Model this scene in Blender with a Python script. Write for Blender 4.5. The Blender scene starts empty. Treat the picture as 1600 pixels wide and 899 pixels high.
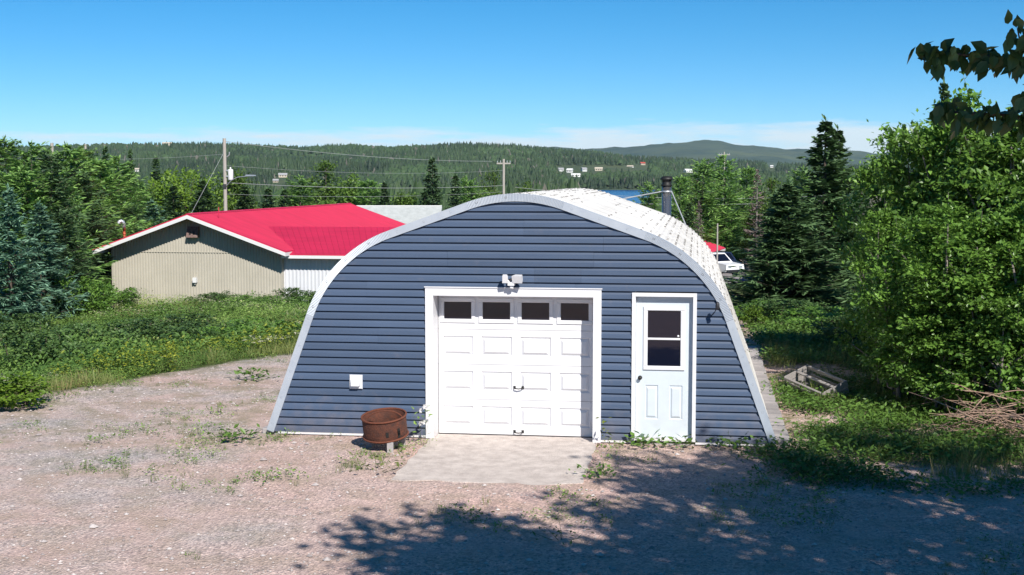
import bpy, bmesh, math, random
import numpy as np
from mathutils import Vector, Matrix

# ---------------------------------------------------------------- camera, sky, sun, exposure
scene = bpy.context.scene
COL = scene.collection
R = math.radians
CAM_H = 3.86
FPX = 2100.0            # focal length in pixels of the 1600 px wide photograph
HOR = 277.0             # pixel row of the horizon
PITCH = math.atan((449.5 - HOR) / FPX)
cam_data = bpy.data.cameras.new('camera')
cam_data.sensor_width = 36.0
cam_data.lens = 36.0 * FPX / 1600.0
cam_data.clip_start = 0.1
cam_data.clip_end = 20000.0
cam = bpy.data.objects.new('camera', cam_data)
cam.location = (0, 0, CAM_H)
cam.rotation_euler = (math.pi / 2 - PITCH, 0, 0)
COL.objects.link(cam)
scene.camera = cam

SUN_EL, SUN_AZ = R(39.5), R(21.2)        # azimuth from -Y towards +X
world = bpy.data.worlds.new('World')
scene.world = world
world.use_nodes = True
wn, wl = world.node_tree.nodes, world.node_tree.links
bg = wn['Background']
sky = wn.new('ShaderNodeTexSky')
sky.sky_type = 'NISHITA'
sky.sun_disc = False
sky.sun_elevation = SUN_EL
sky.sun_rotation = math.pi - SUN_AZ
sky.altitude = 0
sky.air_density = 0.6
sky.dust_density = 0.0
sky.ozone_density = 6.0
bg.inputs['Strength'].default_value = 0.075
# thin clouds: a noise in direction space, strongest in a low band
tc = wn.new('ShaderNodeTexCoord')
sep = wn.new('ShaderNodeSeparateXYZ'); wl.new(tc.outputs['Generated'], sep.inputs[0])
def wmath(op, a, b=None, c=None):
    n = wn.new('ShaderNodeMath'); n.operation = op
    for i, v in enumerate((a, b, c)):
        if v is None: continue
        if isinstance(v, (int, float)): n.inputs[i].default_value = v
        else: wl.new(v, n.inputs[i])
    return n.outputs[0]
mp = wn.new('ShaderNodeMapping'); mp.inputs['Scale'].default_value = (8.0, 8.0, 70.0); mp.inputs['Location'].default_value = (2.3, 0.4, 0.7)
wl.new(tc.outputs['Generated'], mp.inputs[0])
nz = wn.new('ShaderNodeTexNoise'); nz.inputs['Scale'].default_value = 1.0; nz.inputs['Detail'].default_value = 7; nz.inputs['Roughness'].default_value = 0.62
wl.new(mp.outputs[0], nz.inputs['Vector'])
band = wn.new('ShaderNodeMapRange'); band.interpolation_type = 'SMOOTHSTEP'
band.inputs['From Min'].default_value = 0.064; band.inputs['From Max'].default_value = 0.026
band.inputs['To Min'].default_value = -0.22; band.inputs['To Max'].default_value = 0.25
wl.new(sep.outputs['Z'], band.inputs['Value'])
side = wn.new('ShaderNodeMapRange'); side.inputs['From Min'].default_value = -0.3; side.inputs['From Max'].default_value = 0.12
side.inputs['To Min'].default_value = -0.12; side.inputs['To Max'].default_value = 0.03; wl.new(sep.outputs['X'], side.inputs['Value'])
cl = wmath('ADD', wmath('ADD', nz.outputs['Fac'], band.outputs[0]), side.outputs[0])
cr = wn.new('ShaderNodeMapRange'); cr.inputs['From Min'].default_value = 0.60; cr.inputs['From Max'].default_value = 0.80
cr.inputs['To Min'].default_value = 0.0; cr.inputs['To Max'].default_value = 0.85; wl.new(cl, cr.inputs['Value'])
mixc = wn.new('ShaderNodeMixRGB'); wl.new(cr.outputs[0], mixc.inputs[0])
hsv = wn.new('ShaderNodeHueSaturation'); hsv.inputs['Saturation'].default_value = 1.27; hsv.inputs['Hue'].default_value = 0.489; hsv.inputs['Value'].default_value = 1.14; wl.new(sky.outputs[0], hsv.inputs['Color']); wl.new(hsv.outputs[0], mixc.inputs[1]); mixc.inputs[2].default_value = (8.2, 9.2, 9.8, 1)
wl.new(mixc.outputs[0], bg.inputs['Color'])

sun_data = bpy.data.lights.new('sun', 'SUN')
sun_data.energy = 5.0
sun_data.angle = R(0.53)
sun_data.color = (1.0, 0.95, 0.88)
sun = bpy.data.objects.new('sun', sun_data)
TO_SUN = Vector((math.sin(SUN_AZ) * math.cos(SUN_EL), -math.cos(SUN_AZ) * math.cos(SUN_EL), math.sin(SUN_EL)))
sun.rotation_euler = TO_SUN.to_track_quat('Z', 'Y').to_euler()
sun.location = TO_SUN * 40
COL.objects.link(sun)
vs = scene.view_settings
vs.view_transform = 'Standard'; vs.look = 'None'; vs.exposure = 0.43; vs.gamma = 1.0
vs.use_curve_mapping = False
scene.cycles.use_denoising = True
scene.cycles.max_bounces = 6
scene.cycles.transparent_max_bounces = 6

# ---------------------------------------------------------------- helpers
rng = np.random.default_rng(11)
random.seed(5)

def tag(o, label=None, cat=None, group=None, kind=None):
    if label: o['label'] = label
    if cat: o['category'] = cat
    if group: o['group'] = group
    if kind: o['kind'] = kind
    return o
def thing(name, label, cat, loc=(0, 0, 0), rotz=0.0, group=None):
    o = bpy.data.objects.new(name, None); COL.objects.link(o)
    o.empty_display_size = 0.2
    o.location = loc; o.rotation_euler = (0, 0, rotz)
    return tag(o, label, cat, group)
def link(name, me, parent=None, loc=None, rot=None, scale=None):
    o = bpy.data.objects.new(name, me); COL.objects.link(o)
    if parent is not None: o.parent = parent
    if loc is not None: o.location = loc
    if rot is not None: o.rotation_euler = rot
    if scale is not None: o.scale = scale
    return o
def np_mesh(name, V, F, mats, midx=None, attrs=None, smooth=False):
    """V (n,3), F (m,k) arrays -> mesh"""
    V = np.asarray(V, dtype=np.float32); F = np.asarray(F, dtype=np.int32)
    me = bpy.data.meshes.new(name)
    m, k = F.shape
    me.vertices.add(len(V)); me.vertices.foreach_set('co', V.ravel())
    me.loops.add(m * k); me.loops.foreach_set('vertex_index', F.ravel())
    me.polygons.add(m); me.polygons.foreach_set('loop_start', np.arange(0, m * k, k, dtype=np.int32))
    try: me.polygons.foreach_set('loop_total', np.full(m, k, dtype=np.int32))
    except Exception: pass
    for mt in (mats if isinstance(mats, (list, tuple)) else [mats]): me.materials.append(mt)
    if midx is not None: me.polygons.foreach_set('material_index', np.asarray(midx, dtype=np.int32))
    me.polygons.foreach_set('use_smooth', np.full(m, smooth, dtype=bool))
    for nm, val in (attrs or {}).items():
        a = me.attributes.new(nm, 'FLOAT', 'POINT'); a.data.foreach_set('value', np.asarray(val, dtype=np.float32))
    me.update(calc_edges=True)
    return me

class MB:
    """collects polygons and links them as one mesh"""
    def __init__(s): s.v = []; s.f = []; s.m = []; s.sm = []
    def add(s, vs, fs, m=0, smooth=False):
        o = len(s.v); s.v += [tuple(v) for v in vs]
        for f in fs: s.f.append([o + i for i in f]); s.m.append(m); s.sm.append(smooth)
        return s
    def box(s, x0, x1, y0, y1, z0, z1, m=0, M=None):
        v = [(x0, y0, z0), (x1, y0, z0), (x1, y1, z0), (x0, y1, z0), (x0, y0, z1), (x1, y0, z1), (x1, y1, z1), (x0, y1, z1)]
        if M is not None: v = [M @ Vector(p) for p in v]
        return s.add(v, [(0, 3, 2, 1), (4, 5, 6, 7), (0, 1, 5, 4), (1, 2, 6, 5), (2, 3, 7, 6), (3, 0, 4, 7)], m)
    def bevbox(s, x0, x1, y0, y1, z0, z1, b, m=0, M=None):
        """box whose front (-y) face is bevelled inwards"""
        v = [(x0, y1, z0), (x1, y1, z0), (x1, y1, z1), (x0, y1, z1), (x0, y0 + b, z0), (x1, y0 + b, z0), (x1, y0 + b, z1), (x0, y0 + b, z1),
             (x0 + b, y0, z0 + b), (x1 - b, y0, z0 + b), (x1 - b, y0, z1 - b), (x0 + b, y0, z1 - b)]
        if M is not None: v = [M @ Vector(p) for p in v]
        return s.add(v, [(3, 2, 1, 0), (0, 1, 5, 4), (1, 2, 6, 5), (2, 3, 7, 6), (3, 0, 4, 7), (4, 5, 9, 8), (5, 6, 10, 9), (6, 7, 11, 10), (7, 4, 8, 11), (8, 9, 10, 11)], m)
    def tube(s, pts, rad, n=8, m=0, cap=True, smooth=True):
        pts = [Vector(p) for p in pts]
        if not isinstance(rad, (list, tuple)): rad = [rad] * len(pts)
        vs = []; prev = None
        for i, p in enumerate(pts):
            t = (pts[min(i + 1, len(pts) - 1)] - pts[max(i - 1, 0)]).normalized()
            a = prev if prev is not None else (Vector((1, 0, 0)) if abs(t.z) > 0.8 else Vector((0, 0, 1)))
            u = (a - t * a.dot(t))
            if u.length < 1e-5: u = t.orthogonal()
            u.normalize(); w = t.cross(u); prev = u
            for k in range(n):
                c = 2 * math.pi * k / n
                vs.append(p + (u * math.cos(c) + w * math.sin(c)) * rad[i])
        fs = [(i * n + k, i * n + (k + 1) % n, (i + 1) * n + (k + 1) % n, (i + 1) * n + k) for i in range(len(pts) - 1) for k in range(n)]
        s.add(vs, fs, m, smooth)
        if cap:
            s.add(vs[:n], [tuple(range(n - 1, -1, -1))], m); s.add(vs[-n:], [tuple(range(n))], m)
        return s
    def lathe(s, prof, n=24, m=0, M=None, smooth=True):
        vs = []
        for r, z in prof:
            for k in range(n):
                c = 2 * math.pi * k / n; vs.append(Vector((r * math.cos(c), r * math.sin(c), z)))
        if M is not None: vs = [M @ v for v in vs]
        fs = [(i * n + k, i * n + (k + 1) % n, (i + 1) * n + (k + 1) % n, (i + 1) * n + k) for i in range(len(prof) - 1) for k in range(n)]
        return s.add(vs, fs, m, smooth)
    def prism(s, poly, y0, y1, m=0, axis='y'):
        """polygon in (x,z) extruded along y"""
        n = len(poly)
        P = (lambda a, b, c: (a, c, b)) if axis == 'y' else (lambda a, b, c: (c, a, b))
        vs = [P(a, b, y0) for a, b in poly] + [P(a, b, y1) for a, b in poly]
        fs = [tuple(range(n)), tuple(range(2 * n - 1, n - 1, -1))] + [(i, i + n, (i + 1) % n + n, (i + 1) % n) for i in range(n)]
        return s.add(vs, fs, m)
    def mesh(s, name, mats):
        me = bpy.data.meshes.new(name); me.from_pydata(s.v, [], s.f)
        for mt in (mats if isinstance(mats, (list, tuple)) else [mats]): me.materials.append(mt)
        me.polygons.foreach_set('material_index', s.m); me.polygons.foreach_set('use_smooth', s.sm)
        me.update(); return me
    def build(s, name, mats, parent=None, loc=None, rot=None):
        me = s.mesh(name, mats)
        bm = bmesh.new(); bm.from_mesh(me); bmesh.ops.recalc_face_normals(bm, faces=bm.faces); bm.to_mesh(me); bm.free()
        return link(name, me, parent, loc, rot)

def vnoise(x, y, seed=0):
    x = np.asarray(x, float); y = np.asarray(y, float)
    xi, yi = np.floor(x).astype(np.int64), np.floor(y).astype(np.int64); fx, fy = x - xi, y - yi
    fx = fx * fx * (3 - 2 * fx); fy = fy * fy * (3 - 2 * fy)
    def h(a, b):
        n = (a * 374761393 + b * 668265263 + seed * 1274126177) & 0x7fffffff
        n = ((n ^ (n >> 13)) * 1274126177) & 0x7fffffff
        return ((n ^ (n >> 16)) & 0xffff) / 65535.0
    return (h(xi, yi) * (1 - fx) + h(xi + 1, yi) * fx) * (1 - fy) + (h(xi, yi + 1) * (1 - fx) + h(xi + 1, yi + 1) * fx) * fy
def fbm(x, y, seed=0, o=4):
    return sum(vnoise(np.asarray(x) * 2 ** i, np.asarray(y) * 2 ** i, seed + i) * 0.5 ** (i + 1) for i in range(o))

def edge_s(x, y):
    """metres beyond the rim of the gravel yard (positive: outside, on the falling ground)"""
    x = np.asarray(x, float); y = np.asarray(y, float)
    a = (x + 8.83) * -0.834 + (y - 22.9) * 0.552
    return np.maximum(a, y - 36.0) + (fbm(x * 0.35, y * 0.35, 3) - 0.47) * 0.6
def hz(x, y):
    s = edge_s(x, y); sp = np.maximum(s, 0)
    t = np.clip(sp / 7, 0, 1); t = t * t * (3 - 2 * t)
    z = -(0.9 * t + 4.4 * (1 - np.exp(-sp / 70)) + 0.006 * sp)
    flat = np.clip((np.hypot((np.asarray(x) - 0.0) / 2.2, (np.asarray(y) - 18.6) / 2.6) - 1.0) / 0.6, 0, 1)
    z = z + flat * (fbm(np.asarray(x) * 0.5, np.asarray(y) * 0.5, 9) - 0.47) * (0.05 + 0.35 * np.clip(sp / 10, 0, 1))
    # level bed under and in front of the hut
    return np.maximum(z, -14.0)
def hzf(x, y): return float(hz(np.array([x]), np.array([y]))[0])
def px_x(px, Y): return (px - 800.0) / FPX * Y
def px_z(py, Y): return CAM_H + (HOR - py) / FPX * Y

# ---------------------------------------------------------------- materials
def mat(name, col, rough=0.6, metal=0.0, spec=0.5, var=None, scale=8.0, bump=0.0, bscale=60.0, detail=6, coord='Object', stretch=None):
    """principled with a noise that mixes col and var, and a fine bump"""
    m = bpy.data.materials.new(name); m.use_nodes = True
    n, l = m.node_tree.nodes, m.node_tree.links
    b = n['Principled BSDF']
    b.inputs['Base Color'].default_value = (*col, 1); b.inputs['Roughness'].default_value = rough
    b.inputs['Metallic'].default_value = metal; b.inputs['Specular IOR Level'].default_value = spec
    t = n.new('ShaderNodeTexCoord'); src = t.outputs[coord]
    if stretch:
        mpn = n.new('ShaderNodeMapping'); mpn.inputs['Scale'].default_value = stretch; l.new(src, mpn.inputs[0]); src = mpn.outputs[0]
    if var is not None:
        z = n.new('ShaderNodeTexNoise'); z.inputs['Scale'].default_value = scale; z.inputs['Detail'].default_value = detail; z.inputs['Roughness'].default_value = 0.65
        l.new(src, z.inputs['Vector'])
        r = n.new('ShaderNodeValToRGB'); r.color_ramp.elements[0].position = 0.35; r.color_ramp.elements[1].position = 0.68
        r.color_ramp.elements[0].color = (*col, 1); r.color_ramp.elements[1].color = (*var, 1)
        l.new(z.outputs['Fac'], r.inputs[0]); l.new(r.outputs[0], b.inputs['Base Color'])
    if bump:
        z2 = n.new('ShaderNodeTexNoise'); z2.inputs['Scale'].default_value = bscale; z2.inputs['Detail'].default_value = 4
        l.new(src, z2.inputs['Vector'])
        bp = n.new('ShaderNodeBump'); bp.inputs['Strength'].default_value = bump; bp.inputs['Distance'].default_value = 0.02
        l.new(z2.outputs['Fac'], bp.inputs['Height']); l.new(bp.outputs[0], b.inputs['Normal'])
    return m
def leaf_mat(name, c0, c1, rough=0.5, trans=0.25, c2=None):
    """leaf colour differs from leaf to leaf (attribute 'tint') and lets some light through"""
    m = bpy.data.materials.new(name); m.use_nodes = True
    n, l = m.node_tree.nodes, m.node_tree.links
    b = n['Principled BSDF']; out = n['Material Output']
    a = n.new('ShaderNodeAttribute'); a.attribute_name = 'tint'
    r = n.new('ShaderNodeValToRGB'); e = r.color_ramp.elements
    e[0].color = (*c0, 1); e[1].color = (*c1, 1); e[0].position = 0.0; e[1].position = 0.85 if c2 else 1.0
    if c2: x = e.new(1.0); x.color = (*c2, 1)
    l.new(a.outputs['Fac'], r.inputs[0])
    oi = n.new('ShaderNodeObjectInfo'); hs = n.new('ShaderNodeHueSaturation')
    mr = n.new('ShaderNodeMapRange'); mr.inputs['To Min'].default_value = 0.8; mr.inputs['To Max'].default_value = 1.2
    l.new(oi.outputs['Random'], mr.inputs['Value']); l.new(mr.outputs[0], hs.inputs['Value']); l.new(r.outputs[0], hs.inputs['Color'])
    l.new(hs.outputs[0], b.inputs['Base Color']); b.inputs['Roughness'].default_value = rough; b.inputs['Specular IOR Level'].default_value = 0.35
    t = n.new('ShaderNodeBsdfTranslucent'); l.new(hs.outputs[0], t.inputs['Color'])
    mx = n.new('ShaderNodeMixShader'); mx.inputs[0].default_value = trans
    l.new(b.outputs[0], mx.inputs[1]); l.new(t.outputs[0], mx.inputs[2]); l.new(mx.outputs[0], out.inputs['Surface'])
    return m

M = {}
M['white_paint'] = mat('white_paint', (0.70, 0.70, 0.72), 0.38, var=(0.66, 0.66, 0.68), scale=3)
M['white_clean'] = mat('white_enamel', (0.70, 0.70, 0.72), 0.38, var=(0.66, 0.66, 0.68), scale=3)
M['door_paint'] = mat('door_paint', (0.58, 0.635, 0.68), 0.4, var=(0.54, 0.59, 0.635), scale=2.5)
M['trim_steel'] = mat('trim_steel', (0.44, 0.48, 0.53), 0.45, 0.2, var=(0.38, 0.42, 0.48), scale=5)
M['roof_steel'] = mat('roof_steel', (0.70, 0.685, 0.66), 0.5, 0.1, var=(0.44, 0.425, 0.40), scale=1.1, detail=9)
M['vinyl'] = mat('vinyl', (0.060, 0.090, 0.150), 0.45, var=(0.050, 0.076, 0.128), scale=2.0, stretch=(0.4, 1, 3), bump=0.04, bscale=90)
def vary(m, amount, mud=None):
    n, l = m.node_tree.nodes, m.node_tree.links; b = n['Principled BSDF']; src = b.inputs['Base Color'].links[0].from_socket
    oi = n.new('ShaderNodeObjectInfo'); mr = n.new('ShaderNodeMapRange'); mr.inputs['To Min'].default_value = 1 - amount; mr.inputs['To Max'].default_value = 1 + amount
    l.new(oi.outputs['Random'], mr.inputs['Value']); h = n.new('ShaderNodeHueSaturation'); l.new(mr.outputs[0], h.inputs['Value']); l.new(src, h.inputs['Color']); o = h.outputs[0]
    if mud:
        t = n.new('ShaderNodeTexCoord'); sx = n.new('ShaderNodeSeparateXYZ'); l.new(t.outputs['Object'], sx.inputs[0])
        z = n.new('ShaderNodeTexNoise'); z.inputs['Scale'].default_value = 6; z.inputs['Detail'].default_value = 8; l.new(t.outputs['Object'], z.inputs['Vector'])
        a = n.new('ShaderNodeMapRange'); a.inputs[1].default_value = 0.0; a.inputs[2].default_value = 0.75; a.inputs[3].default_value = 0.36; a.inputs[4].default_value = -0.1; l.new(sx.outputs['Z'], a.inputs[0])
        ad = n.new('ShaderNodeMath'); ad.operation = 'ADD'; l.new(a.outputs[0], ad.inputs[0]); l.new(z.outputs['Fac'], ad.inputs[1])
        f = n.new('ShaderNodeMapRange'); f.inputs[1].default_value = 0.52; f.inputs[2].default_value = 1.0; f.inputs[3].default_value = 0.0; f.inputs[4].default_value = 0.32; l.new(ad.outputs[0], f.inputs[0])
        mx = n.new('ShaderNodeMixRGB'); l.new(f.outputs[0], mx.inputs[0]); l.new(o, mx.inputs[1]); mx.inputs[2].default_value = (*mud, 1); o = mx.outputs[0]
    l.new(o, b.inputs['Base Color'])
M['glass'] = mat('dark_glass', (0.006, 0.007, 0.016), 0.03, spec=0.6)
M['bolt'] = mat('bolt_steel', (0.06, 0.06, 0.065), 0.5, 0.6)
M['crimp_shade'] = mat('crimp_shade', (0.17, 0.16, 0.15), 0.7)  # dark tone standing in for shade in the roof crimps
M['dark_plastic'] = mat('dark_plastic', (0.02, 0.02, 0.025), 0.5)
M['concrete'] = mat('concrete', (0.62, 0.545, 0.495), 0.9, var=(0.42, 0.36, 0.325), scale=4.5, detail=11, bump=0.8, bscale=45)
M['block'] = mat('concrete_block', (0.36, 0.33, 0.32), 0.92, var=(0.27, 0.25, 0.25), scale=3.5, bump=0.5, bscale=40)
vary(M['vinyl'], 0.10, (0.24, 0.19, 0.17)); vary(M['white_paint'], 0.0, (0.50, 0.43, 0.38)); vary(M['roof_steel'], 0.12)
vary(M['concrete'], 0.0); vary(M['block'], 0.18); vary(M['door_paint'], 0.0, (0.42, 0.40, 0.37))
M['rust'] = mat('rust', (0.115, 0.036, 0.019), 0.85, 0.15, var=(0.045, 0.02, 0.015), scale=14, bump=0.6, bscale=60)
M['rust_rim'] = mat('rust_rim', (0.16, 0.048, 0.024), 0.85, 0.1, var=(0.12, 0.038, 0.02), scale=9, bump=0.5, bscale=50)
M['grey_wood'] = mat('grey_wood', (0.36, 0.335, 0.32), 0.85, var=(0.20, 0.18, 0.17), scale=5, stretch=(1, 9, 9), bump=0.4, bscale=25)
M['red_roof'] = mat('red_roof', (0.54, 0.018, 0.068), 0.55, var=(0.43, 0.014, 0.052), scale=1.2, stretch=(0.35, 2.2, 1))
M['tan_steel'] = mat('tan_steel', (0.45, 0.42, 0.355), 0.55, var=(0.39, 0.365, 0.305), scale=0.6)
M['white_steel'] = mat('white_steel', (0.62, 0.63, 0.66), 0.55, var=(0.55, 0.56, 0.60), scale=0.6)
M['fascia'] = mat('fascia_white', (0.66, 0.66, 0.66), 0.5)
M['grey_roof'] = mat('grey_roof', (0.46, 0.48, 0.47), 0.8, var=(0.36, 0.38, 0.37), scale=2.5, bump=0.3, bscale=8)
M['pole_wood'] = mat('pole_wood', (0.40, 0.37, 0.33), 0.85, var=(0.30, 0.275, 0.25), scale=3, stretch=(6, 6, 0.5))
M['galv'] = mat('galvanised', (0.50, 0.52, 0.54), 0.4, 0.6)
M['stainless'] = mat('stainless', (0.42, 0.42, 0.43), 0.22, 0.9)
M['black_iron'] = mat('black_iron', (0.018, 0.018, 0.018), 0.55, 0.3)
M['wire'] = mat('wire_grey', (0.32, 0.34, 0.34), 0.5)
M['orange'] = mat('orange_pipe', (0.42, 0.10, 0.04), 0.6)
M['bark'] = mat('bark', (0.10, 0.075, 0.058), 0.9, var=(0.06, 0.046, 0.038), scale=6, stretch=(4, 4, 1), bump=0.5, bscale=18)
M['grey_bark'] = mat('grey_bark', (0.24, 0.21, 0.19), 0.9, var=(0.14, 0.12, 0.11), scale=6, stretch=(4, 4, 1))
M['twig'] = mat('dry_twig', (0.40, 0.27, 0.20), 0.85, var=(0.24, 0.15, 0.115), scale=3)
M['car_white'] = mat('car_white', (0.78, 0.78, 0.80), 0.25)
M['car_navy'] = mat('car_navy', (0.018, 0.028, 0.06), 0.25)
M['tyre'] = mat('tyre', (0.015, 0.015, 0.016), 0.85)
M['blue_tarp'] = mat('blue_tarp', (0.012, 0.03, 0.42), 0.45, var=(0.01, 0.02, 0.28), scale=3)
M['asphalt'] = mat('asphalt', (0.22, 0.20, 0.20), 0.9, var=(0.28, 0.255, 0.25), scale=0.6, bump=0.2)
M['lamp_red'] = mat('lamp_red', (0.35, 0.01, 0.01), 0.3)
M['house_white'] = mat('house_white', (0.70, 0.70, 0.69), 0.7)
M['house_beige'] = mat('house_beige', (0.48, 0.42, 0.33), 0.7)
M['house_grey_roof'] = mat('house_grey_roof', (0.32, 0.32, 0.33), 0.8)
M['house_red_roof'] = mat('house_red_roof', (0.40, 0.06, 0.04), 0.8)
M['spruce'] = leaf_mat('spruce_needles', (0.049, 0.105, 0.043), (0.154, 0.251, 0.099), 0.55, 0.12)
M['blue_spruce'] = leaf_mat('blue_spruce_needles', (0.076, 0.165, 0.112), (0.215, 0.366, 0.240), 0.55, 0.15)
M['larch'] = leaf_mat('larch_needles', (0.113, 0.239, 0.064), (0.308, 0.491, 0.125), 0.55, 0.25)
M['birch'] = leaf_mat('birch_leaves', (0.062, 0.124, 0.021), (0.166, 0.269, 0.047), 0.5, 0.3)
M['maple'] = leaf_mat('bright_leaves', (0.077, 0.149, 0.014), (0.180, 0.288, 0.032), 0.5, 0.3)
M['alder'] = leaf_mat('alder_leaves', (0.075, 0.164, 0.029), (0.209, 0.375, 0.060), 0.38, 0.28)
M['overhang'] = leaf_mat('overhang_leaves', (0.035, 0.075, 0.022), (0.070, 0.130, 0.035), 0.4, 0.12)
M['dead'] = leaf_mat('dead_twigs', (0.14, 0.11, 0.10), (0.26, 0.21, 0.19), 0.8, 0.0)
M['field'] = leaf_mat('field_herbs', (0.083, 0.165, 0.033), (0.255, 0.390, 0.090), 0.5, 0.3, (0.450, 0.480, 0.180))
M['cover'] = leaf_mat('ground_cover', (0.066, 0.138, 0.024), (0.165, 0.286, 0.055), 0.45, 0.25)
M['grass'] = leaf_mat('grass_blades', (0.100, 0.150, 0.035), (0.230, 0.260, 0.085), 0.55, 0.3, (0.34, 0.27, 0.13))
M['golden'] = leaf_mat('goldenrod', (0.130, 0.190, 0.025), (0.330, 0.350, 0.040), 0.5, 0.3)
M['shrub'] = leaf_mat('shrub_leaves', (0.040, 0.086, 0.025), (0.115, 0.196, 0.052), 0.5, 0.2)
M['flower'] = leaf_mat('white_petals', (0.70, 0.68, 0.68), (0.80, 0.80, 0.80), 0.5, 0.3)
M['forest'] = leaf_mat('forest_needles', (0.014, 0.031, 0.014), (0.049, 0.090, 0.030), 0.7, 0.0, (0.120, 0.112, 0.090))
# ---------------------------------------------------------------- ground, water, hills
def ground_material():
    m = bpy.data.materials.new('yard_and_field'); m.use_nodes = True
    n, l = m.node_tree.nodes, m.node_tree.links
    b = n['Principled BSDF']; b.inputs['Roughness'].default_value = 0.95; b.inputs['Specular IOR Level'].default_value = 0.15
    t = n.new('ShaderNodeTexCoord'); P = t.outputs['Object']
    def noise(s, d=5, r=0.6):
        z = n.new('ShaderNodeTexNoise'); z.inputs['Scale'].default_value = s; z.inputs['Detail'].default_value = d; z.inputs['Roughness'].default_value = r
        l.new(P, z.inputs['Vector']); return z.outputs['Fac']
    def ramp(f, *st):
        r = n.new('ShaderNodeValToRGB'); e = r.color_ramp.elements
        e[0].position, e[0].color = st[0][0], (*st[0][1], 1); e[1].position, e[1].color = st[-1][0], (*st[-1][1], 1)
        for p, c in st[1:-1]: x = e.new(p); x.color = (*c, 1)
        l.new(f, r.inputs[0]); return r.outputs[0]
    def mix(f, a, c, mode='MIX'):
        x = n.new('ShaderNodeMixRGB'); x.blend_type = mode
        if isinstance(f, float): x.inputs[0].default_value = f
        else: l.new(f, x.inputs[0])
        for i, v in ((1, a), (2, c)):
            if isinstance(v, tuple): x.inputs[i].default_value = (*v, 1)
            else: l.new(v, x.inputs[i])
        return x.outputs[0]
    def mrange(f, a, c, lo=0.0, hi=1.0):
        x = n.new('ShaderNodeMapRange'); x.inputs[1].default_value = a; x.inputs[2].default_value = c; x.inputs[3].default_value = lo; x.inputs[4].default_value = hi
        l.new(f, x.inputs[0]); return x.outputs[0]
    big = ramp(noise(0.45, 6), (0.34, (0.44, 0.405, 0.39)), (0.5, (0.54, 0.455, 0.425)), (0.66, (0.57, 0.41, 0.36)))
    v = n.new('ShaderNodeTexVoronoi'); v.inputs['Scale'].default_value = 34.0; l.new(P, v.inputs['Vector'])
    stone = ramp(v.outputs['Color'], (0.1, (0.62, 0.61, 0.63)), (0.55, (1.0, 0.98, 0.96)), (0.95, (1.36, 1.33, 1.29)))
    v2 = n.new('ShaderNodeTexVoronoi'); v2.inputs['Scale'].default_value = 70.0; l.new(P, v2.inputs['Vector'])
    stone2 = ramp(v2.outputs['Color'], (0.1, (0.80, 0.80, 0.82)), (0.95, (1.18, 1.17, 1.16)))
    sx = n.new('ShaderNodeSeparateXYZ'); l.new(P, sx.inputs[0])
    px_ = n.new('ShaderNodeMath'); px_.operation = 'ADD'; l.new(mrange(sx.outputs['X'], -5.5, -1.0, 0, 0.75), px_.inputs[0]); l.new(mrange(noise(0.5, 6), 0.3, 0.7, -0.45, 0.45), px_.inputs[1])
    cl_ = n.new('ShaderNodeClamp'); l.new(px_.outputs[0], cl_.inputs[0])
    big = mix(cl_.outputs[0], big, (0.66, 0.465, 0.41))
    gravel = mix(1.0, mix(1.0, big, stone, 'MULTIPLY'), stone2, 'MULTIPLY')
    dirt = ramp(noise(7.0, 6), (0.35, (0.42, 0.315, 0.275)), (0.65, (0.60, 0.455, 0.40)))
    gravel = mix(mrange(noise(0.9, 6), 0.46, 0.66, 0.0, 0.75), gravel, dirt)
    # scattered moss and dry straw in the yard
    moss = mix(noise(9.0, 5), (0.10, 0.13, 0.045), (0.27, 0.22, 0.12))
    at = n.new('ShaderNodeAttribute'); at.attribute_name = 'green'
    mossf = n.new('ShaderNodeMath'); mossf.operation = 'MULTIPLY'
    l.new(mrange(noise(1.7, 7, 0.7), 0.44, 0.60), mossf.inputs[0]); l.new(at.outputs['Fac'], mossf.inputs[1])
    yard = mix(mossf.outputs[0], gravel, moss)
    field = ramp(noise(0.8, 7, 0.7), (0.3, (0.055, 0.08, 0.025)), (0.55, (0.10, 0.13, 0.04)), (0.72, (0.20, 0.165, 0.09)))
    s = n.new('ShaderNodeAttribute'); s.attribute_name = 'rim'
    sm = n.new('ShaderNodeMath'); sm.operation = 'ADD'; l.new(s.outputs['Fac'], sm.inputs[0]); l.new(mrange(noise(2.2, 6), 0, 1, -0.8, 0.8), sm.inputs[1])
    l.new(mix(mrange(sm.outputs[0], -0.15, 0.45), yard, field), b.inputs['Base Color'])
    hsum = n.new('ShaderNodeMath'); hsum.operation = 'ADD'; l.new(v.outputs['Distance'], hsum.inputs[0]); l.new(noise(30.0, 5), hsum.inputs[1])
    bp = n.new('ShaderNodeBump'); bp.inputs['Strength'].default_value = 0.75; bp.inputs['Distance'].default_value = 0.025
    l.new(hsum.outputs[0], bp.inputs['Height']); l.new(bp.outputs[0], b.inputs['Normal'])
    return m

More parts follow.
